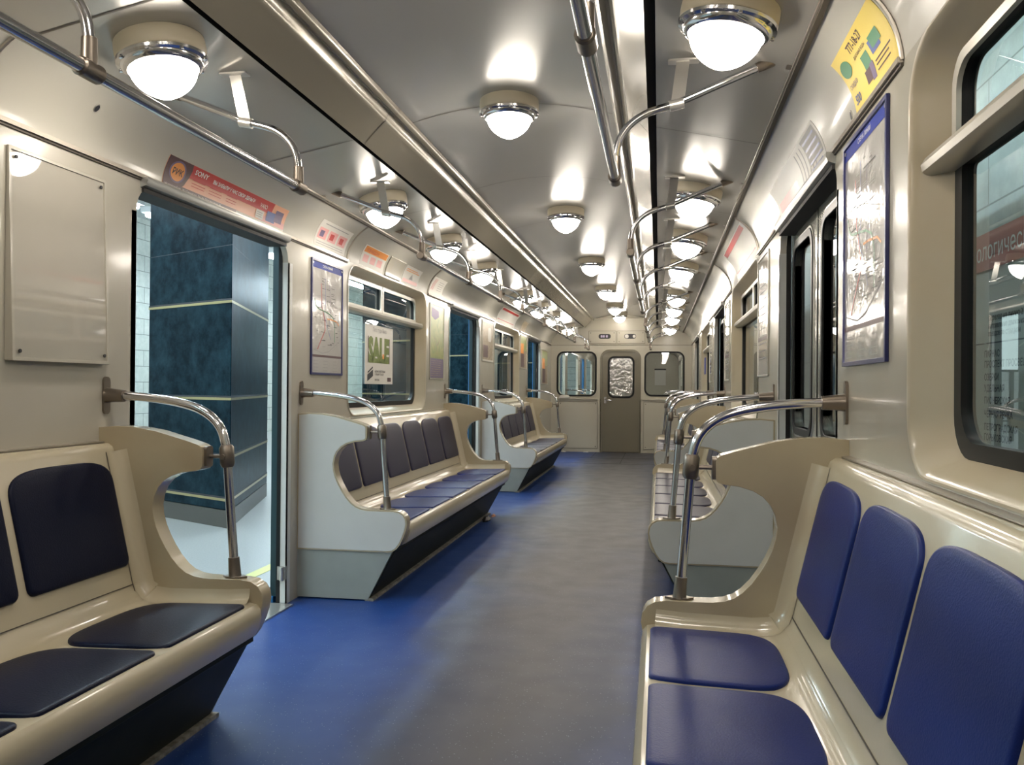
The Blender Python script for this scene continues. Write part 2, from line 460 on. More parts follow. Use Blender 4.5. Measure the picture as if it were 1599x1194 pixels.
for y in (.24, 2.165, 5.14, 7.04, 10.04, 11.94, 14.2):
    for s in (-1, 1): seam_on(CP, y, s, mb, wd=.003)
struct('trim_7', mb, SEAM, 'thin brown panel joints across the ceiling')
mb = MB()
segs = [(2.165, 5.14), (7.04, 10.04), (11.94, YE)]
for s in (-1, 1):
    for (a, b) in segs:
        mb.box(s*1.236, s*1.252, a, b, ZS-.006, ZS+.008)
    for y in (2.165, 5.14, 7.04):
        mb.tube([(s*(p[0]-.002), y, p[1]) for p in CP], .007, 8)
    mb.box(s*1.085, s*1.098, YB, YE, 2.150, 2.158)
struct('trim_8', mb, RIDGE, 'metal strips along the cove joints')
mb = MB()
for s in (-1, 1):
    mb.box(s*1.09, s*1.105, YB, YE, 2.140, 2.151)
    for (a, b) in segs: mb.box(s*1.243, s*1.2515, a, b, ZS-.014, ZS-.006)
struct('trim_9', mb, SEAM, 'dark joints along the cove')  # brown joint lines just below the metal strips

# ---- back wall (behind the photographer)
mb = MB().box(-1.30, 1.30, YB-.05, YB, 0, 2.5)
struct('wall_back', mb, WALL)

# ---- windows
def make_window(num, s, w):
    e = thing('window_%d' % num, None, None, (s*W, (w[0]+w[1])/2, ZW0), kind='structure')
    mp = lambda a, b, h: (s*(W+h), a, b)
    # moulded surround, flaring inwards to the glass
    loops = []
    for (h, d, r) in ((-.004, -.012, .142), (-.004, -.002, .135), (.0, .008, .125), (.015, .022, .115), (.045, .05, .10), (.078, .085, .09)):
        loops.append([mp(a, b, h) for a, b in window_loop(w, d, d*.55, r)])
    obj('window_surround', MB().loft(loops), RECESS, e, world=True)
    d = .085; y0, y1 = w[0]+d, w[1]-d; z0, z1 = ZW0+.047, ZW1-.047
    zt = 1.655
    outer = rrect(y0-.02, y1+.02, z0-.02, z1+.02, .09)
    low = rrect(y0+.035, y1-.035, z0+.03, zt-.02, (.08, .08, .012, .012))
    ym = w[0]+.86
    up1 = rrect(y0+.03, ym-.02, zt+.045, z1-.025, (.012, .012, .012, .06))
    up2 = rrect(ym+.02, y1-.03, zt+.045, z1-.025, (.012, .012, .06, .012))
    fr = obj('window_frame', MB().prism(outer, .070, .10, mp, [low, up1, up2]), RUBBER, e, bevel=.003, segs=2, world=True)
    al = MB()
    for q in (rrect(y0+.008, ym-.004, zt+.022, z1-.006, (.02, .02, .02, .07)), rrect(ym+.004, y1-.008, zt+.022, z1-.006, (.02, .02, .07, .02))):
        ca = sum(p[0] for p in q)/len(q); cb = sum(p[1] for p in q)/len(q)
        a_ = [p[0] for p in q]; b_ = [p[1] for p in q]
        sx = 1-.052/(max(a_)-min(a_)); sy = 1-.044/(max(b_)-min(b_))
        al.prism(q, .058, .069, mp, [[(ca+(p[0]-ca)*sx, cb+(p[1]-cb)*sy) for p in q]])
    obj('hopper_frame', al, FRAME_A, e, world=True)
    tr = MB()
    xs = [(.015, zt-.012), (.012, zt+.004), (.022, zt+.020), (.07, zt+.030), (.07, zt-.022), (.03, zt-.022)]
    tr.loft([[mp(y, z, h) for h, z in xs] for y in (y0-.055, y1+.055)], cap0=True, cap1=True)
    obj('transom', tr, FRAME_A, e, world=True)
    gl = MB().prism(rrect(y0, y1, z0, z1, .08), .082, .086, mp)
    obj('pane', gl, GLASS, fr, world=True)
    return e
n = 1
for s in (-1, 1):
    for w_ in WINS: make_window(n, s, w_); n += 1

# ---- doors
def leaf(e, s, a, b, h0, closed=True):
    mp = lambda y, z, h: (s*(W+h), y, z)
    win = rrect(a+.12, b-.12, .98, 1.80, .07)
    seal = rrect(a+.085, b-.085, .945, 1.835, .10)
    L_ = obj('door_leaf', MB().prism(rrect(a, b, .012, 1.93, .005), h0, h0+.035, mp, [win]), LEAFIN, e, world=True)
    sl = obj('rubber_seal', MB().prism(seal, h0-.008, h0+.043, mp, [win]), RUBBER, L_, bevel=.006, world=True)
    ri = rrect(a+.075, b-.075, .935, 1.845, .11)
    obj('window_rim', MB().prism(ri, h0-.004, h0+.001, mp, [seal]), STEEL, L_, bevel=.002, world=True)
    obj('door_pane', MB().prism(win, h0+.014, h0+.019, mp), GLASS, L_, world=True)
n = 1
for s in (-1, 1):
    for (a, b) in DOORS:
        e = thing('door_%d' % n, None, None, (s*W, (a+b)/2, 0), kind='structure')
        mp = lambda y, z, h, s=s: (s*(W+h), y, z)
        if s > 0:
            m_ = (a+b)/2
            leaf(e, s, a-.04, m_-.006, .058); leaf(e, s, m_+.006, b+.04, .058)
            obj('meeting_rubber', MB().box(s*1.305, s*1.345, m_-.006, m_+.006, .012, 1.93), RUBBER, e, world=True)
        else:
            leaf(e, s, a-.80, a-.12, .092)
            leaf(e, s, b+.12, b+.80, .092)
            for (q0, q1) in ((a-.12, a-.108), (b+.108, b+.12)): obj('edge_rubber', MB().box(s*1.337, s*1.350, q0, q1, .012, 1.93), RUBBER, e, world=True)
            for (q0, q1) in ((a-.125, a-.11), (b+.11, b+.125)): obj('leaf_edge', MB().box(s*1.350, s*1.385, q0, q1, .012, 1.93), LEAFEDGE, e, world=True)
        # jamb returns
        for (q0, q1) in ((a-.03, a+.001), (b-.001, b+.03)): obj('jamb', MB().box(s*1.250, s*1.2795, q0, q1, 0, 1.80), JAMB, e, world=True)
        for (q0, q1) in ((b+.02, b+.055),): obj('jamb_strip', MB().box(s*1.2485, s*1.251, q0, q1, 0, 1.80), JAMB, e, world=True)
        for (q0, q1) in ((a-.02, a+.004), (b-.004, b+.02)): obj('jamb_rubber', MB().box(s*1.2795, s*1.300, q0, q1, 0, 1.90), RUBBER, e, world=True)
        # header with track cover
        hd = MB()
        xs = [(-.030, 1.933), (-.032, 1.920), (-.024, 1.902), (.0, 1.894), (.03, 1.894), (.03, 1.933)]
        hd.loft([[mp(y, z, h) for h, z in xs] for y in (a+.02, b-.03)], cap0=True, cap1=True)
        obj('header_cover', hd, HEADER, e, world=True)
        obj('header_gap', MB().box(s*1.240, s*1.34, a+.03, b-.04, 1.878, 1.894), DARK, e, world=True)
        lt = MB()
        lt.box(s*1.245, s*1.29, b-.012, b+.008, .13, .20); lt.tube([(s*1.262, b-.02, .13), (s*1.262, b-.02, .2)], .012)
        obj('door_stop', lt, STEEL, e, world=True)
        n += 1

# ---- body shell outside (pocket backs and outer skin)
mb = MB()
for s in (-1, 1):
    mp = lambda a, b, h, s=s: (s*(1.392+h), a, b)
    far = .16 if s < 0 else .55
    o = [(YB-.05, -.3)]
    for (a, b) in DOORS: o += [(a-.06, -.3), (a-.06, 1.95), (b+far, 1.95), (b+far, -.3)]
    o += [(YE+.1, -.3), (YE+.1, 2.3), (YB-.05, 2.3)]
    hs = [rrect(q[0]-.02, q[1]+.16, ZW0-.02, ZW1+.08, .1) for q in WINS]
    mb.prism(o, 0, .012, mp, hs)
struct('wall_outer', mb, BLUESKIN, 'blue painted outer skin of the carriage body')

# ---- end wall
mpE = lambda a, b, h: (a, YE+h, b)
out = [(-1.30, 0), (-.335, 0)]
for i in range(7):
    t = PI - i/6*PI/2; out.append((-.335+.13+.13*math.cos(t), 1.69+.13*math.sin(t)))
for i in range(7):
    t = PI/2 - i/6*PI/2; out.append((.34-.13+.13*math.cos(t), 1.69+.13*math.sin(t)))
out += [(.34, 0), (1.30, 0), (1.30, 2.5), (-1.30, 2.5)]
WL, WR = (-1.135, -.435, 1.01, 1.80), (.435, 1.118, 1.02, 1.80)
mb = MB().prism(out, 0, .06, mpE, [rrect(*WL, .12), rrect(*WR, .12)])
struct('wall_end', mb, ENDWALL)
mb = MB()
mb.box(-1.25, 1.25, YE-.012, YE, 1.925, 1.937); mb.box(-1.13, -.39, YE-.03, YE, .945, .965); mb.box(.40, 1.13, YE-.03, YE, .945, .965)
mb.box(-.47, .47, YE-.10, YE, 2.385, 2.40)
for x in (-.36, .365): mb.box(x-.012, x+.012, YE-.014, YE, 0, .93)
struct('trim_10', mb, ENDWALL, 'ledges and ribs on the end wall')
mb = MB().box(-1.25, 1.25, YE-.004, YE, 1.918, 1.924)
struct('trim_11', mb, SEAM, 'dark joint line across the end wall')
for nn, q in ((7, WL), (8, WR)):
    e = thing('window_%d' % nn, None, None, ((q[0]+q[1])/2, YE, q[2]), kind='structure')
    obj('rubber_seal', MB().prism(rrect(q[0]-.012, q[1]+.012, q[2]-.012, q[3]+.012, .13), -.01, .03, mpE,
        [rrect(q[0]+.02, q[1]-.02, q[2]+.02, q[3]-.02, .10)]), RUBBER, e, bevel=.004, world=True)
    obj('pane', MB().prism(rrect(q[0], q[1], q[2], q[3], .11), .015, .02, mpE), CLEAR, e, world=True)
e = thing('door_7', 'olive brown gangway door in the end wall', None, (0, YE, 0), kind='structure')
dwin = rrect(-.19, .215, 1.01, 1.69, .08)
obj('door_leaf', MB().prism(rrect(-.325, .33, .01, 1.81, (.005, .005, .13, .13)), .012, .045, mpE, [dwin]), OLIVE, e, world=True)
fo = rrect(-.36, .365, 0, 1.845, (.002, .002, .16, .16)); fi = rrect(-.325, .33, .001, 1.81, (.002, .002, .13, .13))
obj('door_frame', MB().prism(fo, -.014, .03, mpE, [fi]), OLIVE, e, bevel=.004, world=True)
obj('rubber_seal', MB().prism(rrect(-.225, .25, .975, 1.725, .11), .0, .05, mpE, [dwin]), RUBBER, e, bevel=.004, world=True)
obj('door_pane', MB().prism(dwin, .025, .03, mpE), PLEXI, e, world=True)
hb = MB().tube([(-.27, YE+.012, .95), (-.27, YE-.03, .95), (-.255, YE-.035, .945), (-.15, YE-.035, .925)], .009)
hb.box(-.29, -.25, YE+.002, YE+.012, .88, .99)
obj('door_handle', hb, CHROME, e, world=True)
def access_panel(a0, a1, b0, b1, label, cutout=None, gauges=None):
    t = thing('access_panel', label, 'panel', ((a0+a1)/2, YE, b0))
    hs = [cutout] if cutout else []
    cv = obj('cover', MB().prism(rrect(a0, a1, b0, b1, .008), -.012, 0, mpE, hs), ENDWALL, t, bevel=.003, world=True)
    for x in (a0+.03, a1-.03):
        for z in (b0+.03, b1-.03): obj('screw', MB().tube([(x, YE-.018, z), (x, YE-.01, z)], .008, 8), INK, cv, world=True)
    br = MB()
    for (p, q, r_, v) in ((a0-.004, a1+.004, b0-.008, b0-.003), (a0-.004, a1+.004, b1+.003, b1+.008)): br.box(p, q, YE-.008, YE, r_, v)
    for (p, q) in ((a0-.008, a0-.003), (a1+.003, a1+.008)): br.box(p, q, YE-.008, YE, b0-.006, b1+.006)
    obj('edge_joint', br, SEAM, t, world=True)
    if gauges: gauges(t)
    return t
def lit_gauge(t):
    obj('recess', MB().prism(rrect(-.395, -.175, 2.035, 2.125, .044), -.002, -.001, mpE), INK, t, world=True)
    for x in (-.34, -.30, -.245): obj('dial', MB().prism(rrect(x-.016, x+.016, 2.06, 2.10, .008), -.012, -.003, mpE), mat('violet_glass', (.55, .48, .65), .2), t, world=True)
def round_gauge(t):
    obj('recess', MB().prism(rrect(.065, .275, 2.035, 2.125, .044), -.002, -.001, mpE), INK, t, world=True)
    for x, q in ((.11, .035), (.24, .026)): obj('dial', MB().tube([(x, YE-.012, 2.08), (x, YE-.003, 2.08)], q, 20), PAPER, t, world=True)
access_panel(-.565, -.085, 1.955, 2.17, 'cream equipment panel above the end door with three violet lights in an oval', rrect(-.395, -.175, 2.035, 2.125, .044), lit_gauge)
access_panel(-.055, .425, 1.955, 2.17, 'cream equipment panel above the end door with a round white gauge in an oval', rrect(.065, .275, 2.035, 2.125, .044), round_gauge)
access_panel(-1.10, -.41, .07, .90, 'large cream access panel low on the end wall, left of the olive door')
access_panel(.42, 1.11, .07, .90, 'large cream access panel low on the end wall, right of the olive door')

# ------------------------------------------------------------------ benches
PANEL = [(0,1.0),(.07,1.006),(.14,1.003),(.22,.99),(.27,.976),(.33,.96),(.375,.946),(.388,.938),(.392,.925),(.392,.873),(.386,.862),(.37,.856),
         (.32,.85),(.28,.838),(.25,.82),(.228,.795),(.214,.765),(.208,.73),(.212,.695),(.222,.66),(.238,.625),(.258,.59),(.282,.555),(.31,.525),
         (.335,.507),(.365,.496),(.40,.491),(.46,.490),(.54,.490),(.575,.485),(.60,.470),(.614,.448),(.618,.42),(.612,.385),(.60,.35),(.582,.312),
         (.562,.285),(.54,.27),(.51,.265),(0,.265)]
BACKP = [(.0,.935),(.02,.946),(.04,.945),(.055,.936),(.064,.918),(.168,.475),(.178,.448),(.195,.43),(.195,.30),(0,.30)]
SEATP = [(.190,.436),(.202,.420),(.225,.410),(.28,.405),(.50,.411),(.575,.417),(.598,.413),(.612,.398),(.617,.37),(.609,.335),(.595,.308),(.575,.298),(.19,.298)]
HL = 1.64; TH = .068
def inset(loop, d):
    n = len(loop); o = []
    ar = sum(loop[i][0]*loop[(i+1)%n][1]-loop[(i+1)%n][0]*loop[i][1] for i in range(n))
    sg = 1 if ar > 0 else -1
    for i in range(n):
        a, b, c = Vector(loop[i-1]), Vector(loop[i]), Vector(loop[(i+1)%n])
        e1 = (b-a).normalized(); e2 = (c-b).normalized()
        n1 = Vector((-e1.y, e1.x))*sg; n2 = Vector((-e2.y, e2.x))*sg
        m_ = (n1+n2); m_ = m_/max(m_.length_squared/2, .6)
        o.append((b.x+m_.x*d, b.y+m_.y*d))
    return o
PANEL_IN = inset(PANEL, .008)
def cushion_outline(wd, ln, arch, n=14):
    r = .025; o = []
    for i in range(5): t = PI+i/4*PI/2; o.append((-wd/2+r+r*math.cos(t), r+r*math.sin(t)))
    for i in range(5): t = 1.5*PI+i/4*PI/2; o.append((wd/2-r+r*math.cos(t), r+r*math.sin(t)))
    for i in range(n*2+1):
        t = i/(n*2)*PI; c, s = math.cos(t), math.sin(t)
        o.append((wd/2*math.copysign(abs(c)**.52, c), ln-arch+arch*abs(s)**.74))
    return o
def cushion_mesh(outl, mp, hgt=.026):
    ca = sum(p[0] for p in outl)/len(outl); cb = sum(p[1] for p in outl)/len(outl)
    loops = []
    for (s, h) in ((1, -.004), (1.0, .30), (.994, .62), (.982, .82), (.95, .93), (.80, 1.0), (.5, 1.08), (.02, 1.1)):
        loops.append([mp(ca+(a-ca)*s, cb+(b-cb)*s, h*hgt if h > 0 else h) for a, b in outl])
    return MB().loft(loops, cap1=True)
BD = Vector((.064-.168, .918-.475)).normalized()      # up along the backrest (d, z)
BN = Vector((BD.y, -BD.x))                            # out of the backrest
def make_bench(label, s, ymid, mb_back, mb_seat):
    t = thing('bench_seat', label, 'bench', (s*W, ymid, 0), 0 if s < 0 else PI, 'long benches along the carriage walls')
    mpy = lambda a, b, h: (a, h, b)
    obj('backrest_shell', MB().prism(BACKP, -HL+TH, HL-TH, mpy), GRPSIDE, t, bevel=.004, segs=2)
    obj('seat_shell', MB().prism(SEATP, -HL+TH, HL-TH, mpy), GRPSIDE, t, bevel=.004, segs=2)
    for q in (-1, 1):
        y0, y1 = (-HL, -HL+TH) if q < 0 else (HL-TH, HL)
        ep = obj('end_panel', MB().prism(PANEL, y0, y1, mpy), GRP, t, bevel=.016, segs=4, ang=50)
        yo = q*HL
        obj('outer_cladding', MB().prism(PANEL_IN, min(yo, yo+q*.0022), max(yo, yo+q*.0022), mpy), CLAD, t, bevel=.001, segs=1)
        # hollow fillet between panel and shells
        path = BACKP[4:8][::1]+SEATP[1:6]
        loops = []
        for i, p in enumerate(path):
            a = Vector(path[max(i-1, 0)]); b = Vector(path[min(i+1, len(path)-1)])
            d = (b-a).normalized(); nn = Vector((-d.y, d.x))
            if nn.x+nn.y < 0: nn = -nn
            R = .045 if i not in (3,) else .05
            lp = []
            for k in range(7):
                an = k/6*PI/2
                off = R*(1-math.sin(an)); yy = R*(1-math.cos(an))
                lp.append((p[0]+nn.x*(off+.001), q*(HL-TH-yy), p[1]+nn.y*(off+.001)))
            loops.append(lp)
        obj('corner_fillet', MB().loft(loops, closed=False), GRPSIDE, t)
    # skirt
    sk = [(0.02,.298),(.565,.298),(.566,.272),(.548,.268),(.408,.012),(.02,.012)]
    obj('skirt', MB().prism(sk, -HL+.025, HL-.025, mpy), SKIRT, t, bevel=.003, segs=2)
    sd = [(0.0,.266),(.535,.266),(.402,.008),(0.0,.008)]
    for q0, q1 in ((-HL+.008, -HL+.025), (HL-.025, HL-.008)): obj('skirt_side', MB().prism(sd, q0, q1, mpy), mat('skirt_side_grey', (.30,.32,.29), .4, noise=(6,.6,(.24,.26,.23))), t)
    obj('kick_rail', MB().box(.385, .432, -HL+.01, HL-.01, 0, .014), KICK, t)
    obj('wall_gap_strip', MB().prism([(0,.934),(.022,.9475),(.022,.951),(0,.953)], -HL+TH, HL-TH, mpy), RIDGE, t)
    for q in (-1, 1):
        sp = [(BACKP[i][0]+.0012, BACKP[i][1]+.0004) for i in (4, 5, 6)]
        obj('shell_seam', MB().loft([[(p[0], q*(HL-TH-.052+e), p[1]) for e in (-.0025, .0025)] for p in sp], closed=False), SEAM, t)
    obj('lower_seam', MB().prism([(.1698,.472),(.1718,.4725),(.1724,.4695),(.1704,.469)], -HL+TH+.05, HL-TH-.05, mpy), SEAM, t)
    pitch = .513; wd = .476
    for k in range(6):
        yc = (k-2.5)*pitch
        lean = 0
        mpb = lambda a, b, h: (.1545+BD.x*b+BN.x*h, yc+a, .535+BD.y*b+BN.y*h)
        obj('back_cushion', cushion_mesh(cushion_outline(wd, .368, .085), mpb, .011), mb_back, t, ang=60)
    for k in range(6):
        yc = (k-2.5)*pitch
        mps = lambda a, b, h: (.588-b, yc+a, .4165-b*.030+h)
        obj('seat_cushion', cushion_mesh(cushion_outline(wd, .362, .12), mps, .010), mb_seat, t, ang=60)
    return t
BY = [1.16, 1.16+P, 1.16+2*P]
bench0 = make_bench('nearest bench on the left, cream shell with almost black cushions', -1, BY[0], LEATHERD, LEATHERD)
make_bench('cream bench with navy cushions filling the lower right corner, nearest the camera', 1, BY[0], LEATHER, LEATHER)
make_bench('second bench on the left, beneath the window with the green SALE poster', -1, BY[1], LEATHERB, LEATHER)
make_bench('second bench on the right, glimpsed through the cut-out of the nearest end panel', 1, BY[1], LEATHERB, LEATHERB)
make_bench('farthest bench on the left, its end near the end wall', -1, BY[2], LEATHERB, LEATHERB)
make_bench('farthest bench on the right, mostly hidden behind curved grab rails', 1, BY[2], LEATHERB, LEATHERB)

# ------------------------------------------------------------------ curved grab rails at the bench ends
def smooth_path(pts, n=5):
    P_ = [Vector(p) for p in pts]; out = []
    for i in range(len(P_)-1):
        p0 = P_[max(i-1,0)]; p1 = P_[i]; p2 = P_[i+1]; p3 = P_[min(i+2,len(P_)-1)]
        for k in range(n):
            t = k/n
            out.append(.5*((2*p1)+(p2-p0)*t+(2*p0-5*p1+4*p2-p3)*t*t+(-p0+3*p1-3*p2+p3)*t**3))
    out.append(P_[-1]); return out
def make_grab(label, s, y):
    t = thing('grab_rail', label, 'handrail', (s*W, y, 0), 0 if s < 0 else PI, 'curved grab rails at the bench ends')
    pp = [(.02,0,1.112),(.10,0,1.110),(.20,0,1.102),(.29,0,1.088),(.36,0,1.068),(.41,0,1.038),(.442,0,1.0),(.458,0,.955),(.466,0,.905),(.478,0,.75),(.497,0,.52)]
    obj('tube', MB().tube(smooth_path(pp), .0155, 14), CHROME, t, ang=60)
    fl_ = MB()
    fl_.prism(rrect(-.018, .018, 1.045, 1.178, .017), 0, .008, lambda a, b, h: (h, a, b))
    fl_.tube([(.008,0,1.112),(.03,0,1.112),(.075,0,1.110)], [.027,.024,.021], 16)
    obj('wall_flange', fl_, SLEEVE, t, bevel=.002, segs=2)
    c = MB().tube([(.463,0,.945),(.4635,0,.935),(.468,0,.88),(.469,0,.868)], [.019,.025,.025,.019], 16)
    c.tube([(.463,-.03,.905),(.463,.03,.905)], .010, 10)
    obj('clamp', c, SLEEVE, t)
    st = MB().tube([(.392,0,.905),(.455,0,.905)], .007, 10)
    st.prism(rrect(-.022, .022, .868, .94, .012), .389, .402, lambda a, b, h: (h, a, b))
    obj('stub', st, SLEEVE, t)
    f = MB().tube([(.499,0,.492),(.499,0,.50),(.494,0,.56)], [.024,.021,.019], 16)
    f.prism([(.455,0),(.475,-.02),(.523,-.02),(.545,0),(.523,.02),(.475,.02)], .489, .497, lambda a, b, h: (a, b, h))
    obj('foot', f, SLEEVE, t, bevel=.0015, segs=2)
    return t
GL = {(-1,2):'curved grab rail in front of the open doorway, on the nearest left bench',
      (-1,4):'curved grab rail on the bluish near end of the second left bench',
      (-1,7):'curved grab rail on the far end of the second left bench',
      (-1,9):'curved grab rail on the near end of the farthest left bench',
      (-1,12):'last curved grab rail on the left, nearest the end wall',
      (1,2):'large chrome grab rail on the end panel of the nearest right bench',
      (1,4):'grab rail second in the row of rails on the right',
      (1,7):'grab rail third in the row of rails on the right',
      (1,9):'grab rail fourth in the row of rails on the right',
      (1,12):'last curved grab rail on the right, nearest the end wall'}
for s in (-1, 1):
    for yy in (BY[0]+HL-.034, BY[1]-HL+.034, BY[1]+HL-.034, BY[2]-HL+.034, BY[2]+HL-.034):
        make_grab(GL[(s, int(yy))], s, yy)

# ------------------------------------------------------------------ overhead handrails
def make_overhead(label, s, ymid, ys, y0, y1):
    t = thing('overhead_handrail', label, 'handrail', (s*W, ymid, 1.83), 0 if s < 0 else PI, 'overhead handrails above the benches')
    obj('rail', MB().tube([(.712, y0, 0), (.712, y0+.004, 0), (.712, y1-.004, 0), (.712, y1, 0)], [.012,.0155,.0155,.012], 14), CHROME, t)
    for y in ys:
        pp = [(.712,y,.02),(.711,y,.07),(.698,y,.125),(.664,y,.172),(.61,y,.206),(.517,y,.234),(.40,y,.281),(.225,y,.350)]
        obj('arc_tube', MB().tube(smooth_path(pp), .0125, 12), CHROME, t, ang=60)
        j = MB().tube([(.712,y-.035,0),(.712,y-.03,0),(.712,y+.03,0),(.712,y+.035,0)], [.017,.0215,.0215,.017], 14)
        j.tube([(.712,y,0),(.712,y,.07)], [.018,.0165], 12)
        obj('tee_joint', j, SLEEVE, t)
        g = MB()
        g.loft([[(.517+(z-.215)*-.12+q*.021, y+e*.0025-(z-.215)*.25, z) for q, e in ((1,-1),(1,1),(-1,1),(-1,-1))] for z in (.215, .30, .382)])
        g.prism(rrect(.445,.545,y-.062,y-.022,.006), .380, .386, lambda a, b, h: (a, b, h))
        g.tube([(.495,y,.234),(.54,y,.225)], .0175, 12)
        obj('strap_hanger', g, STEEL, t, bevel=.001, segs=1)
        k = MB()
        k.tube([(.27,y,.332),(.225,y,.350),(.205,y,.357)], [.016,.017,.012], 12)
        k.loft([[(.245,y-.03,.352),(.245,y+.03,.352),(.245,y+.03,.362),(.245,y-.03,.362)],[(.165,y-.018,.327),(.165,y+.018,.327),(.165,y+.018,.338),(.165,y-.018,.338)]], cap0=True, cap1=True)
        obj('ceiling_mount', k, SLEEVE, t)
    return t
OH = [1.12, 1.12+P, 1.12+2*P]
nm = {(-1,0):'nearest overhead handrail on the left, running out of the top left corner',
      (-1,1):'second overhead handrail on the left, past the open doorway',
      (-1,2):'farthest long overhead handrail on the left',
      (1,0):'nearest overhead handrail on the right, ending in a free tip near the top',
      (1,1):'second overhead handrail on the right, in the middle of the carriage',
      (1,2):'farthest long overhead handrail on the right'}
for s in (-1, 1):
    for k in range(3):
        make_overhead(nm[(s, k)], s, OH[k], (-1.68, -.56, .56, 1.66), -1.70, 1.68)
make_overhead('short overhead handrail on the left beside the end wall', -1, 14.75, (-.3, .35), -.32, .37)
make_overhead('short overhead handrail on the right beside the end wall', 1, 14.75, (-.3, .35), -.32, .37)

# ------------------------------------------------------------------ ceiling lamps
def make_lamp():
    t = thing('ceiling_lamp', 'x', 'lamp', (0,0,0))
    obj('lamp_base', MB().lathe([(0,.01),(.134,.01),(.136,-.02),(.134,-.042),(.129,-.048),(0,-.048)], 40), LAMPBASE, t, bevel=.003, segs=2)
    r = MB().lathe([(.108,-.046),(.130,-.046),(.137,-.052),(.135,-.060),(.124,-.064),(.122,-.072),(.115,-.080),(.105,-.082),(.101,-.074),(.103,-.056)], 40)
    for k in range(8):
        a = k*PI/4+.2
        r.tube([(.129*math.cos(a),.129*math.sin(a),-.052),(.129*math.cos(a),.129*math.sin(a),-.067)], .006, 8)
    obj('chrome_ring', r, CHROME, t, ang=40)
    pr = [(.100,-.055)]+[(.1015*(1-q**2.2)**.72, -.070-.102*q) for q in [i/14 for i in range(13)]+[.93,.97,.99,1.0]]
    obj('globe', MB().lathe(pr, 36), GLOBE, t, ang=80)
    return t
lamp0 = make_lamp(); used = False
def place_lamp(x, y, z, rot, label, grp):
    global used
    o = lamp0 if not used else copy_tree(lamp0); used = True
    o.location = (x, y, z); o.rotation_euler = (0, rot, 0); o['label'] = label; o['group'] = grp
ORD = ['first','second','third','fourth','fifth','sixth','seventh','eighth','ninth','tenth','eleventh']
for k, y in enumerate((3.87, 6.3, 8.75, 11.15, 13.5, 15.05)):
    place_lamp(0, y, 2.457, 0, 'round ceiling lamp, %s from the camera in the centre row' % ORD[k], 'ceiling lamps of the centre row')
place_lamp(0, 1.42, 2.457, 0, 'round ceiling lamp of the centre row, above and just out of the picture', 'ceiling lamps of the centre row')
for s, nm_ in ((-1, 'left'), (1, 'right')):
    for k, y in enumerate((2.44, 4.62, 5.98, 7.34, 9.52, 10.88, 12.24, 14.42)):
        place_lamp(s*.86+.012, y, 2.203, s*.17, 'round ceiling lamp, %s from the camera in the %s row' % (ORD[k], nm_), 'ceiling lamps of the %s row' % nm_)
    for k, y in enumerate((1.08, -.28)):
        place_lamp(s*.855, y, 2.203, s*.196, 'round ceiling lamp of the %s row, %s' % (nm_, ('just out of the picture', 'behind the photographer')[k]), 'ceiling lamps of the %s row' % nm_)

# ------------------------------------------------------------------ posters, maps and notices
CA = [0]
CF = [cove(i/60) for i in range(61)]
for i in range(60): CA.append(CA[-1]+(CF[i+1]-CF[i]).length)
def cove_at(b):
    b = max(0, min(b, CA[-1]-1e-6))
    for i in range(60):
        if CA[i+1] >= b:
            t = (b-CA[i])/(CA[i+1]-CA[i]); p = CF[i]*(1-t)+CF[i+1]*t
            d = (CF[i+1]-CF[i]).normalized(); return p, Vector((-d.y, -abs(d.x)))
def cove_map(s, yl, b0):      # a runs left to right for the reader
    def f(a, b, h):
        p, nn = cove_at(b0+b)
        return (s*(p.x-abs(nn.x)*h), yl-a if s > 0 else yl+a, p.y+nn.y*h)
    return f
def wall_map(s, yl, z0, off=0.0):
    return lambda a, b, h: (s*(W+off-h), yl-a if s > 0 else yl+a, z0+b)
def sheet_grid(wd, ht, mp, m=None, h=.0012, n=12, mb=None, h0=.0004):
    mb = mb or MB()
    loops = []
    for i in range(n+1):
        b = ht*i/n; loops.append([mp(0,b,h0), mp(wd,b,h0), mp(wd,b,h), mp(0,b,h)])
    mb.loft(loops, m, cap0=True, cap1=True); return mb
def lines(mb, x0, x1, ys, mp, m, h, th=.004, jit=.2):
    for y in ys: rect(mb, x0, x0+(x1-x0)*(1-random.random()*jit), y, y+th, mp, m, h)
def words(mb, s_, mp, x, y, size, m, h, **k): text_mesh(mb, s_, mp, x, y, size, m, h, **k)

flat = lambda a, b, h: (a, b, h)
def bend(mb, mp, step=.012):
    import bmesh
    bm = bmesh.new(); vs = [bm.verts.new(v) for v in mb.v]
    for f, k in zip(mb.f, mb.m):
        try: bm.faces.new([vs[i] for i in f]).material_index = k
        except ValueError: pass
    b = step
    while b < .3:
        bmesh.ops.bisect_plane(bm, geom=bm.verts[:]+bm.edges[:]+bm.faces[:], plane_co=(0, b, 0), plane_no=(0, 1, 0)); b += step
    bm.verts.index_update()
    o = MB(); o.mats = mb.mats
    o.v = [tuple(mp(*v.co)) for v in bm.verts]
    for f in bm.faces: o.f.append(tuple(v.index for v in f.verts)); o.m.append(f.material_index)
    bm.free(); return o
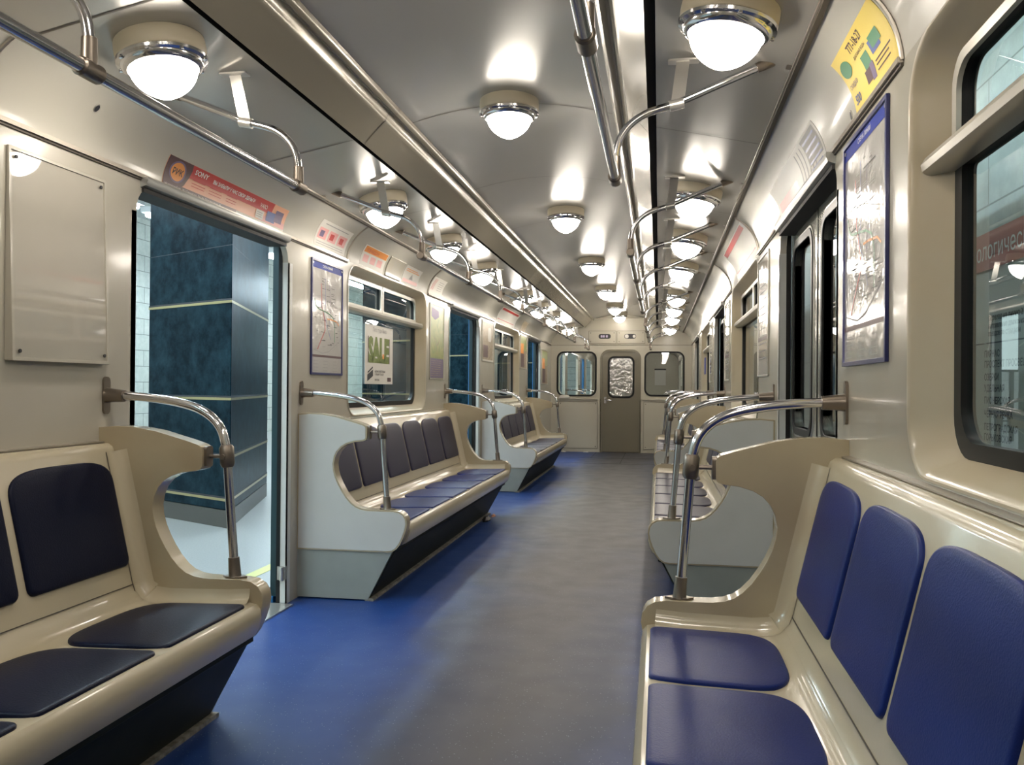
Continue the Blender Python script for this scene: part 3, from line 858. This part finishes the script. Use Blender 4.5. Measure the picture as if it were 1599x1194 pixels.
# red advert above the open doorway
mp = cove_map(-1, 3.10, .003); t = thing('advert_strip', 'long red advert strip above the left open doorway, with a black and orange badge', 'advert', (-W, 3.65, 1.95))
A, B = 1.10, .125
obj('sheet', sheet_grid(A, B, mp), PEACH, t, world=True)
pm = MB()
rect(pm, .0, A*.85, B*.55, B, flat, REDINK, .0022, 6)
rect(pm, .0, A*.8, .022, B*.25, flat, PEACH, .0021, 3)
rect(pm, 0, .60, 0, .022, flat, MAROON, .0022, 2)
rect(pm, .60, A, 0, .020, flat, PAPER, .0022, 2); rect(pm, .82, A, .02, .05, flat, PINK, .0021, 2)
pm.prism([(0,0),(.11,0),(.15,.03),(.175,.07),(.18,.10),(.17,B),(0,B)], .0023, .0026, flat, m=MAROON)
pm.prism([(.085+.058*math.cos(i/24*2*PI), .072+.045*math.sin(i/24*2*PI)) for i in range(24)], .0027, .003, flat, m=PURPLE)
pm.prism([(.085+.048*math.cos(i/24*2*PI), .072+.038*math.sin(i/24*2*PI)) for i in range(24)], .0031, .0034, flat, m=ORANGE)
words(pm, 'РИК', flat, .085, .059, .036, INK, .0038, align='CENTER', bold=.0008)
words(pm, 'SONY', flat, .20, .092, .030, WHITEINK, .0030, sx=1.3, bold=.0006)
words(pm, 'ВЫ ЗАБЫЛИ У НАС СВОИ ДЕНЬГИ', flat, .35, .088, .023, WHITEINK, .0030, sx=1.0, bold=.0006)
words(pm, 'VAIO', flat, .80, .082, .030, WHITEINK, .0030, sx=1.1)
words(pm, 'Чкаловский пр., 20 | Сенная пл., 2а | пр. Просвещения, 19', flat, .015, .006, .014, WHITEINK, .0030, sx=1.15)
for x in (.20, .34, .49): lines(pm, x, x+.11, (.040, .052, .066), flat, REDINK, .0030, .003)
rect(pm, .78, .86, .025, .068, flat, PAPER, .0030, 2); lines(pm, .79, .85, (.035, .045, .055), flat, GREYINK, .0034, .003)
rect(pm, .89, .985, .030, .080, flat, BLUEI, .0030, 3); rect(pm, .975, 1.06, .040, .100, flat, PURPLE, .0033, 3)
obj('print', bend(pm, mp), None, t, world=True)

def small_ad(s, y0, y1, b0, ht, label, base, draw, cat='advert', name='advert_sheet'):
    wd = y1-y0; mp = cove_map(s, y1 if s > 0 else y0, b0)
    t = thing(name, label, cat, (s*W, (y0+y1)/2, 1.94))
    obj('sheet', sheet_grid(wd, ht, mp), base, t, world=True)
    if draw:
        pm = MB(); draw(pm, flat, wd, ht); obj('print', bend(pm, mp), None, t, world=True)
    return t
def d_pinkboxes(pm, mp, w_, h_):
    lines(pm, .06, w_*.9, (h_*.86,), mp, GREYINK, .002, .005)
    for k in range(3):
        x = w_*(.05+.31*k); rect(pm, x, x+w_*.26, h_*.28, h_*.70, mp, PINK, .002, 3)
        rect(pm, x+w_*.05, x+w_*.17, h_*.36, h_*.60, mp, REDINK if k else PURPLE, .0024, 2)
    lines(pm, .03, w_*.95, (h_*.08, h_*.16), mp, GREYINK, .002, .003)
small_ad(-1, 4.60, 5.08, .02, .155, 'pale cove notice with three pink pictures above the left route map', PAPER, d_pinkboxes)
def d_orange(pm, mp, w_, h_):
    rect(pm, .02, w_-.01, h_*.66, h_*.97, mp, ORANGE, .002, 2)
    words(pm, 'УПРАВДОМ', mp, .05, h_*.72, .030, REDINK, .0026, sx=1.4)
    for k in range(3): rect(pm, .04+k*.14, .14+k*.14, h_*.2, h_*.55, mp, PINK, .002, 2)
small_ad(-1, 5.36, 5.84, .012, .140, 'pale notice with an orange headline band, above the window of the second left bench', PAPER, d_orange)
t = small_ad(-1, 5.88, 6.24, .006, .150, 'cream plate with grey printed lines between two notices above the left window',
         WALL, lambda pm, mp, w_, h_: lines(pm, w_*.3, w_*.75, [h_*(.2+.075*i) for i in range(9)], mp, GREYINK, .010, .003), cat='panel', name='speaker_cover')
mp = cove_map(-1, 5.88, .006)
obj('plate', sheet_grid(.36, .150, mp, h=.009), WALL, t, bevel=.004, segs=2, world=True)
def d_pale(pm, mp, w_, h_):
    lines(pm, .04, w_*.9, (h_*.8, h_*.7), mp, ORANGE, .002, .006)
    rect(pm, .02, w_-.02, .01, h_*.26, mp, PINK, .002, 2)
    pm.prism([(w_*.4,h_*.3),(w_*.62,h_*.3),(w_*.51,h_*.62)], .002, .0022, mp, m=GREYINK)
small_ad(-1, 6.29, 6.72, .010, .140, 'pale notice with a pink foot and small triangle, right of the cream plate', PAPER, d_pale)
def d_redlines(pm, mp, w_, h_):
    for k in range(3): strip(pm, [(.03+.03*k, .04), (.07+.03*k, h_*.9)], .008, mp, REDINK, .002)
    lines(pm, w_*.5, w_*.9, [h_*(.3+.12*i) for i in range(5)], mp, GREYINK, .002, .004)
small_ad(-1, 7.08, 7.50, .012, .155, 'white notice with slanting red lines above the olive poster', PAPER, d_redlines)
def d_redbar(pm, mp, w_, h_):
    rect(pm, .05, w_-.1, h_*.82, h_*.97, mp, REDINK, .002, 2)
    rect(pm, .05, w_-.1, h_*.18, h_*.22, mp, REDINK, .002, 1)
small_ad(-1, 10.15, 11.45, .01, .20, 'wide cream notice with a red bar above the far left window', PAPER, d_redbar)
small_ad(-1, 11.98, 12.4, .012, .155, 'small brown notice high on the far left cove', TAN, None)
def d_yellow(pm, mp, w_, h_):
    rect(pm, w_*.30, w_*.98, h_*.02, h_*.98, mp, YELLOW, .0018, 4)
    e = [(w_*.14+.045*math.cos(i/20*2*PI), h_*.72+.024*math.sin(i/20*2*PI)) for i in range(20)]
    pm.prism(e, .002, .0023, mp, m=GREEN)
    words(pm, '777-18-27', mp, w_*.34, h_*.80, .032, MAROON, .0026, bold=.0006)
    words(pm, 'доставка воды', mp, w_*.34, h_*.68, .016, MAROON, .0026)
    rect(pm, w_*.42, w_*.56, h_*.40, h_*.62, mp, GREEN, .0025, 2); rect(pm, w_*.62, w_*.80, h_*.46, h_*.66, mp, BLUEI, .0025, 2)
    rect(pm, w_*.66, w_*.84, h_*.52, h_*.70, mp, GREEN, .0028, 2)
    rect(pm, w_*.38, w_*.50, h_*.20, h_*.40, mp, MAROON, .0025, 2); rect(pm, w_*.50, w_*.58, h_*.16, h_*.42, mp, PURPLE, .0028, 2)
    words(pm, '500', mp, w_*.06, h_*.14, .038, BLUEI, .0026, bold=.0006)
    words(pm, 'скидка', mp, w_*.04, h_*.42, .024, PURPLE, .0026)
    lines(pm, w_*.62, w_*.94, (h_*.34, h_*.28, h_*.20), mp, MAROON, .0026, .004)
small_ad(1, 2.19, 2.64, .012, .175, 'yellow advert with 777-18-27 on the right cove, above the navy-edged map', YELLOW, d_yellow)
def d_blur(pm, mp, w_, h_):
    for k in range(6): strip(pm, [(w_*(.60+.05*k), .02), (w_*(.62+.05*k), h_*.9)], .014, mp, GREYINK, .002)
    rect(pm, w_*.76, w_*.98, .04, h_*.95, mp, GREYINK, .0018, 3)
    for k in range(5): strip(pm, [(w_*.77, h_*(.15+.17*k)), (w_*.96, h_*(.15+.17*k))], .008, mp, BLUEI, .0022)
    rect(pm, w_*.05, w_*.5, h_*.1, h_*.45, mp, PINK, .0018, 3)
small_ad(1, 3.10, 4.22, .01, .15, 'glossy grey-blue advert strip above the closed right door, half lost in glare', PAPER, d_blur)
small_ad(1, 5.15, 6.5, .01, .22, 'wide cream notice with a red bar along its top, on the right cove', PAPER, d_redbar)

# cove locks
for s, y, b, lab in ((-1, 2.62, .16, 'small black keyhole lock on the left cove above the blank frame'), (1, 2.70, .035, 'small black keyhole lock beside the yellow advert')):
    mp = cove_map(s, y, b)
    t = thing('panel_lock', lab, 'lock', mp(0, 0, 0))
    obj('ring', MB().prism([(.013*math.cos(i/16*2*PI), .016*math.sin(i/16*2*PI)) for i in range(16)], 0, .003, mp), STEEL, t, world=True)
    obj('keyhole', MB().prism([(.009*math.cos(i/16*2*PI), .013*math.sin(i/16*2*PI)) for i in range(16)], .0031, .0036, mp), INK, t, world=True)

def frame_part(t, wd, ht, mp, m, bw=.012, h=.008):
    fr = MB().prism(rrect(0, wd, 0, ht, .004, 2), .0, h, mp, [rrect(bw, wd-bw, bw, ht-bw, .002, 2)])
    return obj('frame', fr, m, t, bevel=.002, segs=1, world=True)
def metro_map(s, y0, y1, z0, z1, label):
    wd, ht = y1-y0, z1-z0
    mp = wall_map(s, y1 if s > 0 else y0, z0)
    t = thing('route_map', label, 'map', (s*W, (y0+y1)/2, z0))
    frame_part(t, wd, ht, mp, NAVYF, .013, .010)
    obj('sheet', sheet_grid(wd-.02, ht-.02, lambda a, b, h: mp(a+.01, b+.01, h), h=.004, n=1), FOIL, t, world=True)
    pm = MB(); h = .0048
    rect(pm, .014, wd-.014, ht*.925, ht-.014, mp, BLUEB, h)
    rect(pm, .014, wd-.014, ht*.155, ht*.175, mp, MAROON, h)
    X = lambda q: q*wd
    Y = lambda q: q*ht
    rnd = random.Random(int(y0*10))
    def line(pts, m, w_=.006): strip(pm, [(X(a), Y(b)) for a, b in pts], w_, mp, m, h+.0004)
    line([(.30,.80),(.33,.60),(.42,.48),(.44,.40),(.30,.30),(.20,.22)], REDINK)
    line([(.42,.86),(.44,.62),(.40,.52),(.52,.42),(.60,.32)], BLUEI, .004)
    line([(.10,.66),(.14,.60),(.22,.575),(.55,.55),(.68,.52),(.74,.45),(.74,.30)], GREEN, .007)
    line([(.50,.50),(.62,.50),(.80,.49),(.88,.46)], ORANGE, .007)
    line([(.56,.84),(.58,.66),(.60,.56),(.56,.46)], PURPLE, .004)
    line([(.08,.22),(.35,.19),(.55,.21),(.75,.27),(.95,.33)], GREYINK, .004)
    line([(.06,.68),(.30,.69),(.55,.66),(.90,.60)], GREYINK, .003)
    for k in range(95):
        x = .10+.76*rnd.random(); y = .24+.62*rnd.random()
        if y > .62: x = rnd.choice((.30, .45, .60))+.02
        ln = .04+.10*rnd.random()
        rect(pm, X(x), X(min(x+ln, .94)), Y(y), Y(y)+.0028, mp, GREYINK if rnd.random() < .7 else INK, h+.0002)
    words(pm, 'СХЕМА ЛИНИЙ', mp, wd*.5, ht*.945, .020, WHITEINK, h+.0006, align='CENTER')
    for k in range(4):
        for j in range(3): rect(pm, X(.08+.3*j), X(.22+.3*j), Y(.035+.028*k), Y(.035+.028*k)+.003, mp, GREYINK, h)
    obj('print', pm, None, t, world=True)
    for x in (.022, wd-.022): obj('screw', MB().tube([mp(x, ht-.025, .004), mp(x, ht-.025, .008)], .006, 8), STEEL, t, world=True)
    return t
metro_map(-1, 4.575, 5.06, 1.215, 1.875, 'navy-edged underground route map left of the second bench window')
metro_map(1, 2.285, 2.80, 1.222, 1.898, 'large navy-edged route map on the right wall beside the near window')
def poster(s, y0, y1, z0, z1, label, base, draw=None, fm=None, cat='poster', name='poster', off=0, wedge=0):
    wd, ht = y1-y0, z1-z0
    mp = wall_map(s, y1 if s > 0 else y0, z0, off)
    if wedge:
        mp_ = mp; mp = lambda a, b, h: mp_(a, b, h+wedge*(1-b/ht) if h > .003 else h)
    t = thing(name, label, cat, (s*(W+off), (y0+y1)/2, z0))
    if fm: frame_part(t, wd, ht, mp, fm, .011, .008)
    obj('sheet', sheet_grid(wd-.004, ht-.004, lambda a, b, h: mp(a+.002, b+.002, h), h=.0035, n=1), base, t, world=True)
    if draw:
        pm = MB(); draw(pm, mp, wd, ht); obj('print', pm, None, t, world=True)
    return t
BLANK = mat('blank_sheet', (.44,.41,.34), .35, coat=1.0, noise=(4, .5, (.40,.375,.31)))
BLANK.node_tree.nodes['Principled BSDF'].inputs['Coat Roughness'].default_value = 0.02
BLANK.node_tree.nodes['Principled BSDF'].inputs['Coat IOR'].default_value = 1.7
t = poster(-1, 2.285, 2.748, 1.220, 1.868, 'empty cream poster frame on the left wall reflecting a lamp', BLANK, None, WALL, cat='poster', name='blank_poster', wedge=.022)
mp = wall_map(-1, 2.285, 1.22)
for x in (.03, .433):
    for z in (.03, .618): obj('screw', MB().tube([mp(x, z, .007+.022*(1-z/.648)), mp(x, z, .0105+.022*(1-z/.648))], .006, 8), INK, t, world=True)
def d_olive(pm, mp, w_, h_):
    h = .0042
    rect(pm, w_*.04, w_*.96, h_*.02, h_*.28, mp, PURPLE, h)
    lines(pm, w_*.10, w_*.9, [h_*(.05+.028*i) for i in range(8)], mp, TAN, h+.0004, .004)
    rect(pm, w_*.04, w_*.96, h_*.28, h_*.98, mp, OLIVEP, h)
    pm.prism([(w_*.1,h_*.95),(w_*.1,h_*.83),(w_*.35,h_*.79),(w_*.62,h_*.84),(w_*.62,h_*.92)], h+.0003, h+.0006, mp, m=PURPLE)
    strip(pm, [(w_*.5,h_*.3),(w_*.5,h_*.45),(w_*.7,h_*.55)], .01, mp, TAN, h+.0005)
    strip(pm, [(w_*.5,h_*.45),(w_*.3,h_*.56)], .01, mp, TAN, h+.0005)
poster(-1, 7.12, 7.61, 1.215, 1.872, 'tall olive-green poster with a purple foot, right of the second bench window', OLIVEP, d_olive, FRAME_A)
def d_tan(pm, mp, w_, h_):
    h = .0042
    rect(pm, w_*.05, w_*.95, h_*.05, h_*.95, mp, TAN, h)
    pm.prism(rrect(w_*.5, w_*.8, h_*.5, h_*.85, .05), h+.0003, h+.0006, mp, m=PAPER)
    rect(pm, w_*.1, w_*.5, h_*.1, h_*.4, mp, MAROON, h+.0003)
poster(-1, 9.32, 9.98, 1.44, 1.905, 'tan pictorial poster just past the second open doorway', PAPER, d_tan, FRAME_A)
def d_ochre(pm, mp, w_, h_):
    h = .0042
    rect(pm, w_*.04, w_*.96, h_*.55, h_*.96, mp, OLIVEP, h); rect(pm, w_*.04, w_*.5, h_*.45, h_*.75, mp, ORANGE, h+.0003)
    rect(pm, w_*.1, w_*.6, h_*.05, h_*.45, mp, MAROON, h)
poster(-1, 11.98, 12.58, 1.42, 1.90, 'orange and olive poster before the third doorway', TAN, d_ochre, FRAME_A)
poster(-1, 14.25, 15.0, 1.21, 1.79, 'brownish glossy poster on the left wall nearest the end wall', TAN, d_ochre, FRAME_A)
def d_plain(pm, mp, w_, h_):
    h = .0042
    lines(pm, w_*.15, w_*.85, [h_*(.15+.06*i) for i in range(12)], mp, GREYINK, h, .006)
    rect(pm, w_*.05, w_*.95, h_*.30, h_*.33, mp, MAROON, h)
poster(1, 4.67, 5.16, 1.22, 1.89, 'glossy map sheet on the right wall, just past the closed door', FOIL, d_plain, FRAME_A)
poster(1, 7.2, 7.7, 1.22, 1.88, 'glossy sheet on the right wall before the second closed door', FOIL, d_plain, FRAME_A)
poster(1, 9.55, 10.02, 1.22, 1.88, 'glossy sheet on the right wall beyond the second closed door', FOIL, d_plain, FRAME_A)
poster(1, 10.25, 10.55, 1.32, 1.52, 'small blue card hanging at the far right window', BLUEB, None, off=-.03, cat='card', name='blue_card')
def d_sale(pm, mp, w_, h_):
    h = .0042
    words(pm, 'Лето туда Янка', mp, w_*.5, h_*.885, .042, GREYINK, h, align='CENTER')
    words(pm, 'SALE', mp, w_*.10, h_*.40, .225, LGREEN, h+.0004, sx=.98, bold=.016)
    rect(pm, w_*.12, w_*.80, h_*.36, h_*.44, mp, LGREEN, h+.0001)
    for x in (.10, .86): strip(pm, [(w_*x, h_*.36), (w_*x, h_*.80)], .014, mp, MAROON, h+.0006)
    rect(pm, w_*.60, w_*.66, h_*.44, h_*.52, mp, ORANGE, h+.0008)
    pm.prism([(w_*.08,h_*.05),(w_*.08,h_*.16),(w_*.27,h_*.25),(w_*.27,h_*.14)], h, h+.0004, mp, m=INK)
    pm.prism([(w_*.09,h_*.18),(w_*.09,h_*.21),(w_*.26,h_*.30),(w_*.26,h_*.27)], h, h+.0004, mp, m=INK)
    words(pm, 'новые магазины', mp, w_*.33, h_*.20, .030, INK, h)
    words(pm, 'в вашем городе', mp, w_*.33, h_*.155, .026, INK, h)
    words(pm, 'магазин', mp, w_*.33, h_*.06, .026, INK, h)
    pm.prism(rrect(w_*.79, w_*.93, h_*.05, h_*.12, .004), h, h+.0004, mp, m=MAROON)
poster(-1, 5.70, 6.33, 1.165, 1.59, 'white poster with big green SALE letters stuck on the left window glass', PAPER, d_sale, off=.076)

# ------------------------------------------------------------------ small loose things
def blob(name, label, cat, loc, sx, sy, sz, m, seed):
    rnd = random.Random(seed); mb = MB(); n, k = 9, 5; loops = []
    for j in range(k+1):
        a = j/k*PI/2; loops.append([(loc[0]*0+sx*math.cos(a)*math.cos(i/n*2*PI)*(.75+.4*rnd.random()), sy*math.cos(a)*math.sin(i/n*2*PI)*(.75+.4*rnd.random()), sz*math.sin(a)*(.8+.35*rnd.random())) for i in range(n)])
    mb.loft(loops, cap0=True, cap1=True)
    o = obj(name, mb, m, ang=20); o.location = loc; return tag(o, label, cat)
blob('crumpled_paper', 'crumpled white paper on the ledge below the left end window', 'paper', (-1.0, YE-.035, .9655), .11, .022, .055, PAPER, 3)
blob('paper_scrap', 'small white scrap on the floor in the left corner of the end wall', 'paper', (-1.0, YE-.10, 0), .045, .03, .02, PAPER, 5)
blob('paper_scrap', 'small white scrap at the foot of the end wall, nearer the door', 'paper', (-.60, YE-.09, 0), .05, .03, .018, PAPER, 6)
blob('dark_rag', 'dark rag on the floor at the far foot of the second left bench', 'rag', (-.775, 7.30, 0), .035, .10, .04, INK, 8)
blob('litter_scrap', 'beige scrap on the floor beside the dark rag', 'litter', (-.765, 7.56, 0), .02, .05, .02, PEACH, 9)

# ------------------------------------------------------------------ station, platform side (left)
struct('floor', MB().box(-9, -1.50, -6, 40, -.4, 0.0), PLATF, 'grey granite station platform')
struct('trim_12', MB().box(-1.78, -1.70, -6, 40, 0.0, .002), YLINE, 'yellow safety line on the platform')
struct('wall_far', MB().box(-9.1, -9, -6, 40, -.4, 4.5), FARW, 'white limestone wall across the platform')
struct('wall_platform_end', MB().box(-9.1, 2.7, 40, 40.1, -1.2, 4.5), FARW, 'limestone end of the station')
struct('wall_platform_start', MB().box(-9.1, 2.7, -6.1, -6, -1.2, 4.5), FARW, 'limestone wall behind the train')
struct('ceiling', MB().box(-9.1, 2.7, -6.1, 40.1, 4.3, 4.4), STATC, 'pale station ceiling')
COLB = [(-3.65, 6.93), (-2.70, 6.43), (-2.62, 6.55), (-3.30, 8.41), (-4.0, 9.0), (-4.55, 8.6)]
COLB = [(-3.80, 7.02), (-2.70, 6.43), (-3.34, 8.43), (-4.40, 9.0)]
def column(dy, label):
    t = thing('station_column', label, 'column', (-3.5, 7.7+dy, 0), group='marble columns on the platform')
    pl = [(x, y+dy) for x, y in COLB]
    cx = sum(p[0] for p in pl)/4; cy = sum(p[1] for p in pl)/4
    sc = lambda k: [(cx+(x-cx)*k, cy+(y-cy)*k) for x, y in pl]
    mpz = lambda a, b, h: (a, b, h)
    obj('shaft', MB().prism(pl, .14, 4.3, mpz), MARBLE, t, bevel=.012, segs=2, world=True)
    obj('plinth', MB().prism(sc(1.0), .0, .14, mpz), PLINTH, t, world=True)
    b = MB()
    for z in (.225, .572, 1.04, 1.825, 2.9): b.prism(sc(1.006), z-.010, z+.010, mpz)
    obj('brass_bands', b, BRASS, t, world=True)
    j = MB()
    for z in (.243, .59, 1.058, 1.843, 2.918): j.prism(sc(1.004), z-.007, z+.007, mpz)
    for z in (2.28,): j.prism(sc(1.0015), z-.002, z+.002, mpz)
    obj('dark_joint', j, INK, t, world=True)  # dark joint lines next to the brass bands
column(0, 'dark blue marble column seen through the nearest open doorway')
column(5.6, 'dark marble column behind the window of the second left bench')
column(11.2, 'dark marble column seen through the second open doorway')
column(16.8, 'dark marble column seen through the third open doorway')
column(22.4, 'most distant dark marble column on the platform')
for k in range(11):
    y = -2+3.6*k
    for x, nm_ in ((-2.3, 'platform edge'), (-6.2, 'far side of the platform')):
        t = thing('tube_light', 'tube light above the %s, %s from the near end' % (nm_, ORD[k]), 'lamp', (x, y, 3.5), group='fluorescent tube lights over the %s' % nm_)
        obj('housing', MB().box(x-.16, x+.16, y-1.6, y+1.6, 3.52, 3.60), STATC, t, world=True)
        tb = MB()
        for q in (-.09, .09): tb.tube([(x+q, y-1.55, 3.49), (x+q, y+1.55, 3.49)], .03, 10)
        obj('tube', tb, TUBE, t, world=True)
        rd = MB()
        for q in (-1.2, 1.2): rd.tube([(x, y+q, 3.60), (x, y+q, 4.3)], .012, 6)
        obj('hanger', rd, STEEL, t, world=True)
for y, x, lab in ((21.5, -5.2, 'bright backlit panel seen through the second doorway'), (29.5, -5.2, 'bright backlit panel farther down the platform')):
    t = thing('light_box', lab, 'sign', (x, y, 1.7))
    obj('case', MB().box(x-1.0, x+1.0, y, y+.15, 1.6, 3.1), INK, t, bevel=.01, world=True)
    obj('lit_face', MB().box(x-.96, x+.96, y-.01, y-.001, 1.65, 3.05), LIGHTBOX, t, world=True)
    ps = MB()
    for q in (-.85, .85): ps.box(x+q-.04, x+q+.04, y+.03, y+.11, 0, 1.6)
    obj('post', ps, INK, t, world=True)

# ------------------------------------------------------------------ station, track side (right)
XT = 2.6
struct('wall_track', MB().box(XT, XT+.1, -6, 40, -1.2, 4.3), TRACKW, 'grey-green marble wall on the track side')
struct('floor', MB().box(-1.5, XT, -6, 40, -1.25, -1.2), INK, 'dark track bed under the train')
mb = MB()
for x in (-.8, .8): mb.box(x-.04, x+.04, -6, 40, -1.2, -1.05)
struct('trim_13', mb, STEEL, 'running rails below the train')
for k in range(7):  # unseen tubes, put in to light the track-side wall
    y = 0+4.2*k
    t = thing('tube_light', 'added tube light above the track-side wall, %s from the near end' % ORD[k], 'lamp', (1.75, y, 3.1), group='added tube lights over the track wall')
    obj('housing', MB().box(1.67, 1.83, y-2.0, y+2.0, 3.62, 3.68), STATC, t, world=True)
    obj('tube', MB().tube([(1.75, y-1.95, 3.585), (1.75, y+1.95, 3.585)], .035, 10), TUBE2, t, world=True)
    obj('hanger', MB().tube([(1.75, y, 3.68), (1.75, y, 4.3)], .012, 6), STEEL, t, world=True)
def station_sign(yl, label):
    mp = lambda a, b, h: (XT-h, yl-a, b)
    t = thing('station_sign', label, 'sign', (XT, yl-1.6, .8))
    obj('board', MB().prism(rrect(0, 3.2, .82, 2.08, .01), .0, .02, mp), mat('sign_board_grey', (.40,.41,.36), .35), t, world=True)
    obj('banner', MB().prism(rrect(0, 3.2, 1.86, 2.08, .005), .021, .026, mp), mat('sign_red', (.36,.07,.05), .35), t, world=True)
    pm = MB()
    words(pm, 'Технологический институт', mp, .09, 1.92, .15, PAPER, .028)
    rows = [(1.58,'переход на линию 2',.050),(1.535,'направление движения',.044),(1.49,'поездов по станциям',.044)]
    for z, s_, q in rows: words(pm, s_, mp, .62, z-.02, q, INK, .0215, bold=.001)
    strip(pm, [(.05,1.43),(1.9,1.43)], .008, mp, INK, .0215)
    for z, s_ in ((1.37,'ПАРНАС'),(1.31,'ПРОСПЕКТ ПРОСВЕЩЕНИЯ'),(1.235,'ОЗЕРКИ'),(1.17,'УДЕЛЬНАЯ'),(1.10,'ПИОНЕРСКАЯ'),(1.02,'ЧЁРНАЯ РЕЧКА'),(.945,'ПЕТРОГРАДСКАЯ'),(.885,'ГОРЬКОВСКАЯ')):
        words(pm, s_, mp, .56, z-.022, .055, INK, .0215, bold=.001)
    obj('lettering', pm, None, t, world=True)
station_sign(6.05, 'grey station sign with a red banner, seen through the near right window')

# ------------------------------------------------------------------ neighbouring carriage beyond the end wall
N0, N1 = 15.95, 26.0
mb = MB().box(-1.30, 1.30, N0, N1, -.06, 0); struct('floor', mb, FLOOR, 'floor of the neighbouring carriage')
ND = [(16.7, 17.9), (21.4, 22.6)]; NW = [(18.4, 20.8), (23.2, 25.2)]
for s, nm_ in ((-1, 'wall_left'), (1, 'wall_right')):
    mp = lambda a, b, h, s=s: (s*(W+h), a, b)
    hs = [rrect(a, b, .965, 1.925, .12) for a, b in NW]
    if s < 0: hs += [rrect(a, b, .01, 1.90, .09) for a, b in ND]
    struct(nm_, MB().prism(rrect(N0, N1, 0, ZS, .001, 1), 0, .05, mp, hs), WALL, 'side wall of the neighbouring carriage')
mb = MB()
for s in (-1, 1): sheet(CP, s, N0, N1, None, mb); sheet([(1.092, 2.157), (.6, 2.25), (.47, 2.40), (0, 2.46)], s, N0, N1, None, mb)
struct('ceiling', mb, COVE, 'ceiling of the neighbouring carriage')
mp2 = lambda a, b, h: (a, N0+h, b)
struct('wall_end', MB().prism([(-1.3,0),(-.335,0),(-.335,1.8),(.34,1.8),(.34,0),(1.3,0),(1.3,2.5),(-1.3,2.5)], 0, .05, mp2, [rrect(*WL, .12), rrect(*WR, .12)]), ENDWALL, 'end wall of the neighbouring carriage')
t = struct('door_8', MB().prism(rrect(-.33, .335, .01, 1.80, .02), .01, .04, mp2, [rrect(-.19, .215, 1.01, 1.69, .08)]), ENDWALL, 'gangway door of the neighbouring carriage')
struct('wall_far_end', MB().box(-1.3, 1.3, N1, N1+.05, 0, 2.5), ENDWALL, 'far end of the neighbouring carriage')
mb = MB()
for a, b in ((16.65, 17.25), (21.3, 21.95), (22.45, 22.75)): mb.box(-1.298, -1.252, a, b, .02, 1.90)
struct('door_9', mb, BLUESKIN, 'blue door leaves of the neighbouring carriage')
struct('roof', MB().box(-1.42, 1.42, YE+.1, N1, 2.52, 2.56), DARK, 'roof over the neighbouring carriage')
for k, y in enumerate((17.4, 19.6, 21.8, 24)):
    place_lamp(0, y, 2.455, 0, 'ceiling lamp inside the neighbouring carriage, %s beyond the end wall' % ORD[k], 'lamps of the neighbouring carriage')
for k, y in enumerate((17.6, 20.6, 23.4)):
    for s, q in ((-1, 'left'), (1, 'right')):
        place_lamp(s*.855, y, 2.205, s*.196, 'ceiling lamp beyond the end wall, %s of its %s row' % (ORD[k], q), 'lamps of the neighbouring carriage')

by_kind = lambda k: [o for o in bpy.data.objects if o.parent is None and o.name.startswith(k)]
grab0 = by_kind('grab_rail')[0]
for s, q in ((-1, 'left'), (1, 'right')):
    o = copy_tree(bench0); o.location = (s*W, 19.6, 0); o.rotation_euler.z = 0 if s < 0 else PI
    o['label'] = 'bench in the neighbouring carriage, seen through the %s window of the end wall' % q
    o['group'] = 'benches of the neighbouring carriage'
    for y, e_ in ((19.6-HL+.034, 'near'), (19.6+HL-.034, 'far')):
        g = copy_tree(grab0); g.location = (s*W, y, 0); g.rotation_euler.z = 0 if s < 0 else PI
        g['label'] = 'grab rail at the %s end of the %s bench in the neighbouring carriage' % (e_, q)
        g['group'] = 'grab rails of the neighbouring carriage'
def d_notice(pm, mp, w_, h_):
    rect(pm, 0.03, w_-.03, h_*.9, h_*.96, mp, INK, .0042)
    lines(pm, w_*.1, w_*.9, [h_*(.12+.06*i) for i in range(12)], mp, GREYINK, .0042, .006)
poster(-1, 20.95, 21.3, 1.22, 1.86, 'pale notice on the left wall of the neighbouring carriage', PAPER, d_notice, FRAME_A)
poster(1, 17.5, 18.1, 1.22, 1.86, 'pale notice on the right wall of the neighbouring carriage', PAPER, d_notice, FRAME_A)
poster(1, 22.0, 22.7, 1.22, 1.86, 'second pale notice on the right wall of the neighbouring carriage', PAPER, d_plain, FRAME_A)

t = thing('notice_board', 'pale square notice on the far end wall of the neighbouring carriage', 'notice', (.72, N1, 1.25))
obj('board', MB().box(.56, .88, N1-.02, N1, 1.25, 1.70), PAPER, t, world=True)
obj('top_bar', MB().box(.55, .89, N1-.024, N1, 1.70, 1.74), INK, t, world=True)
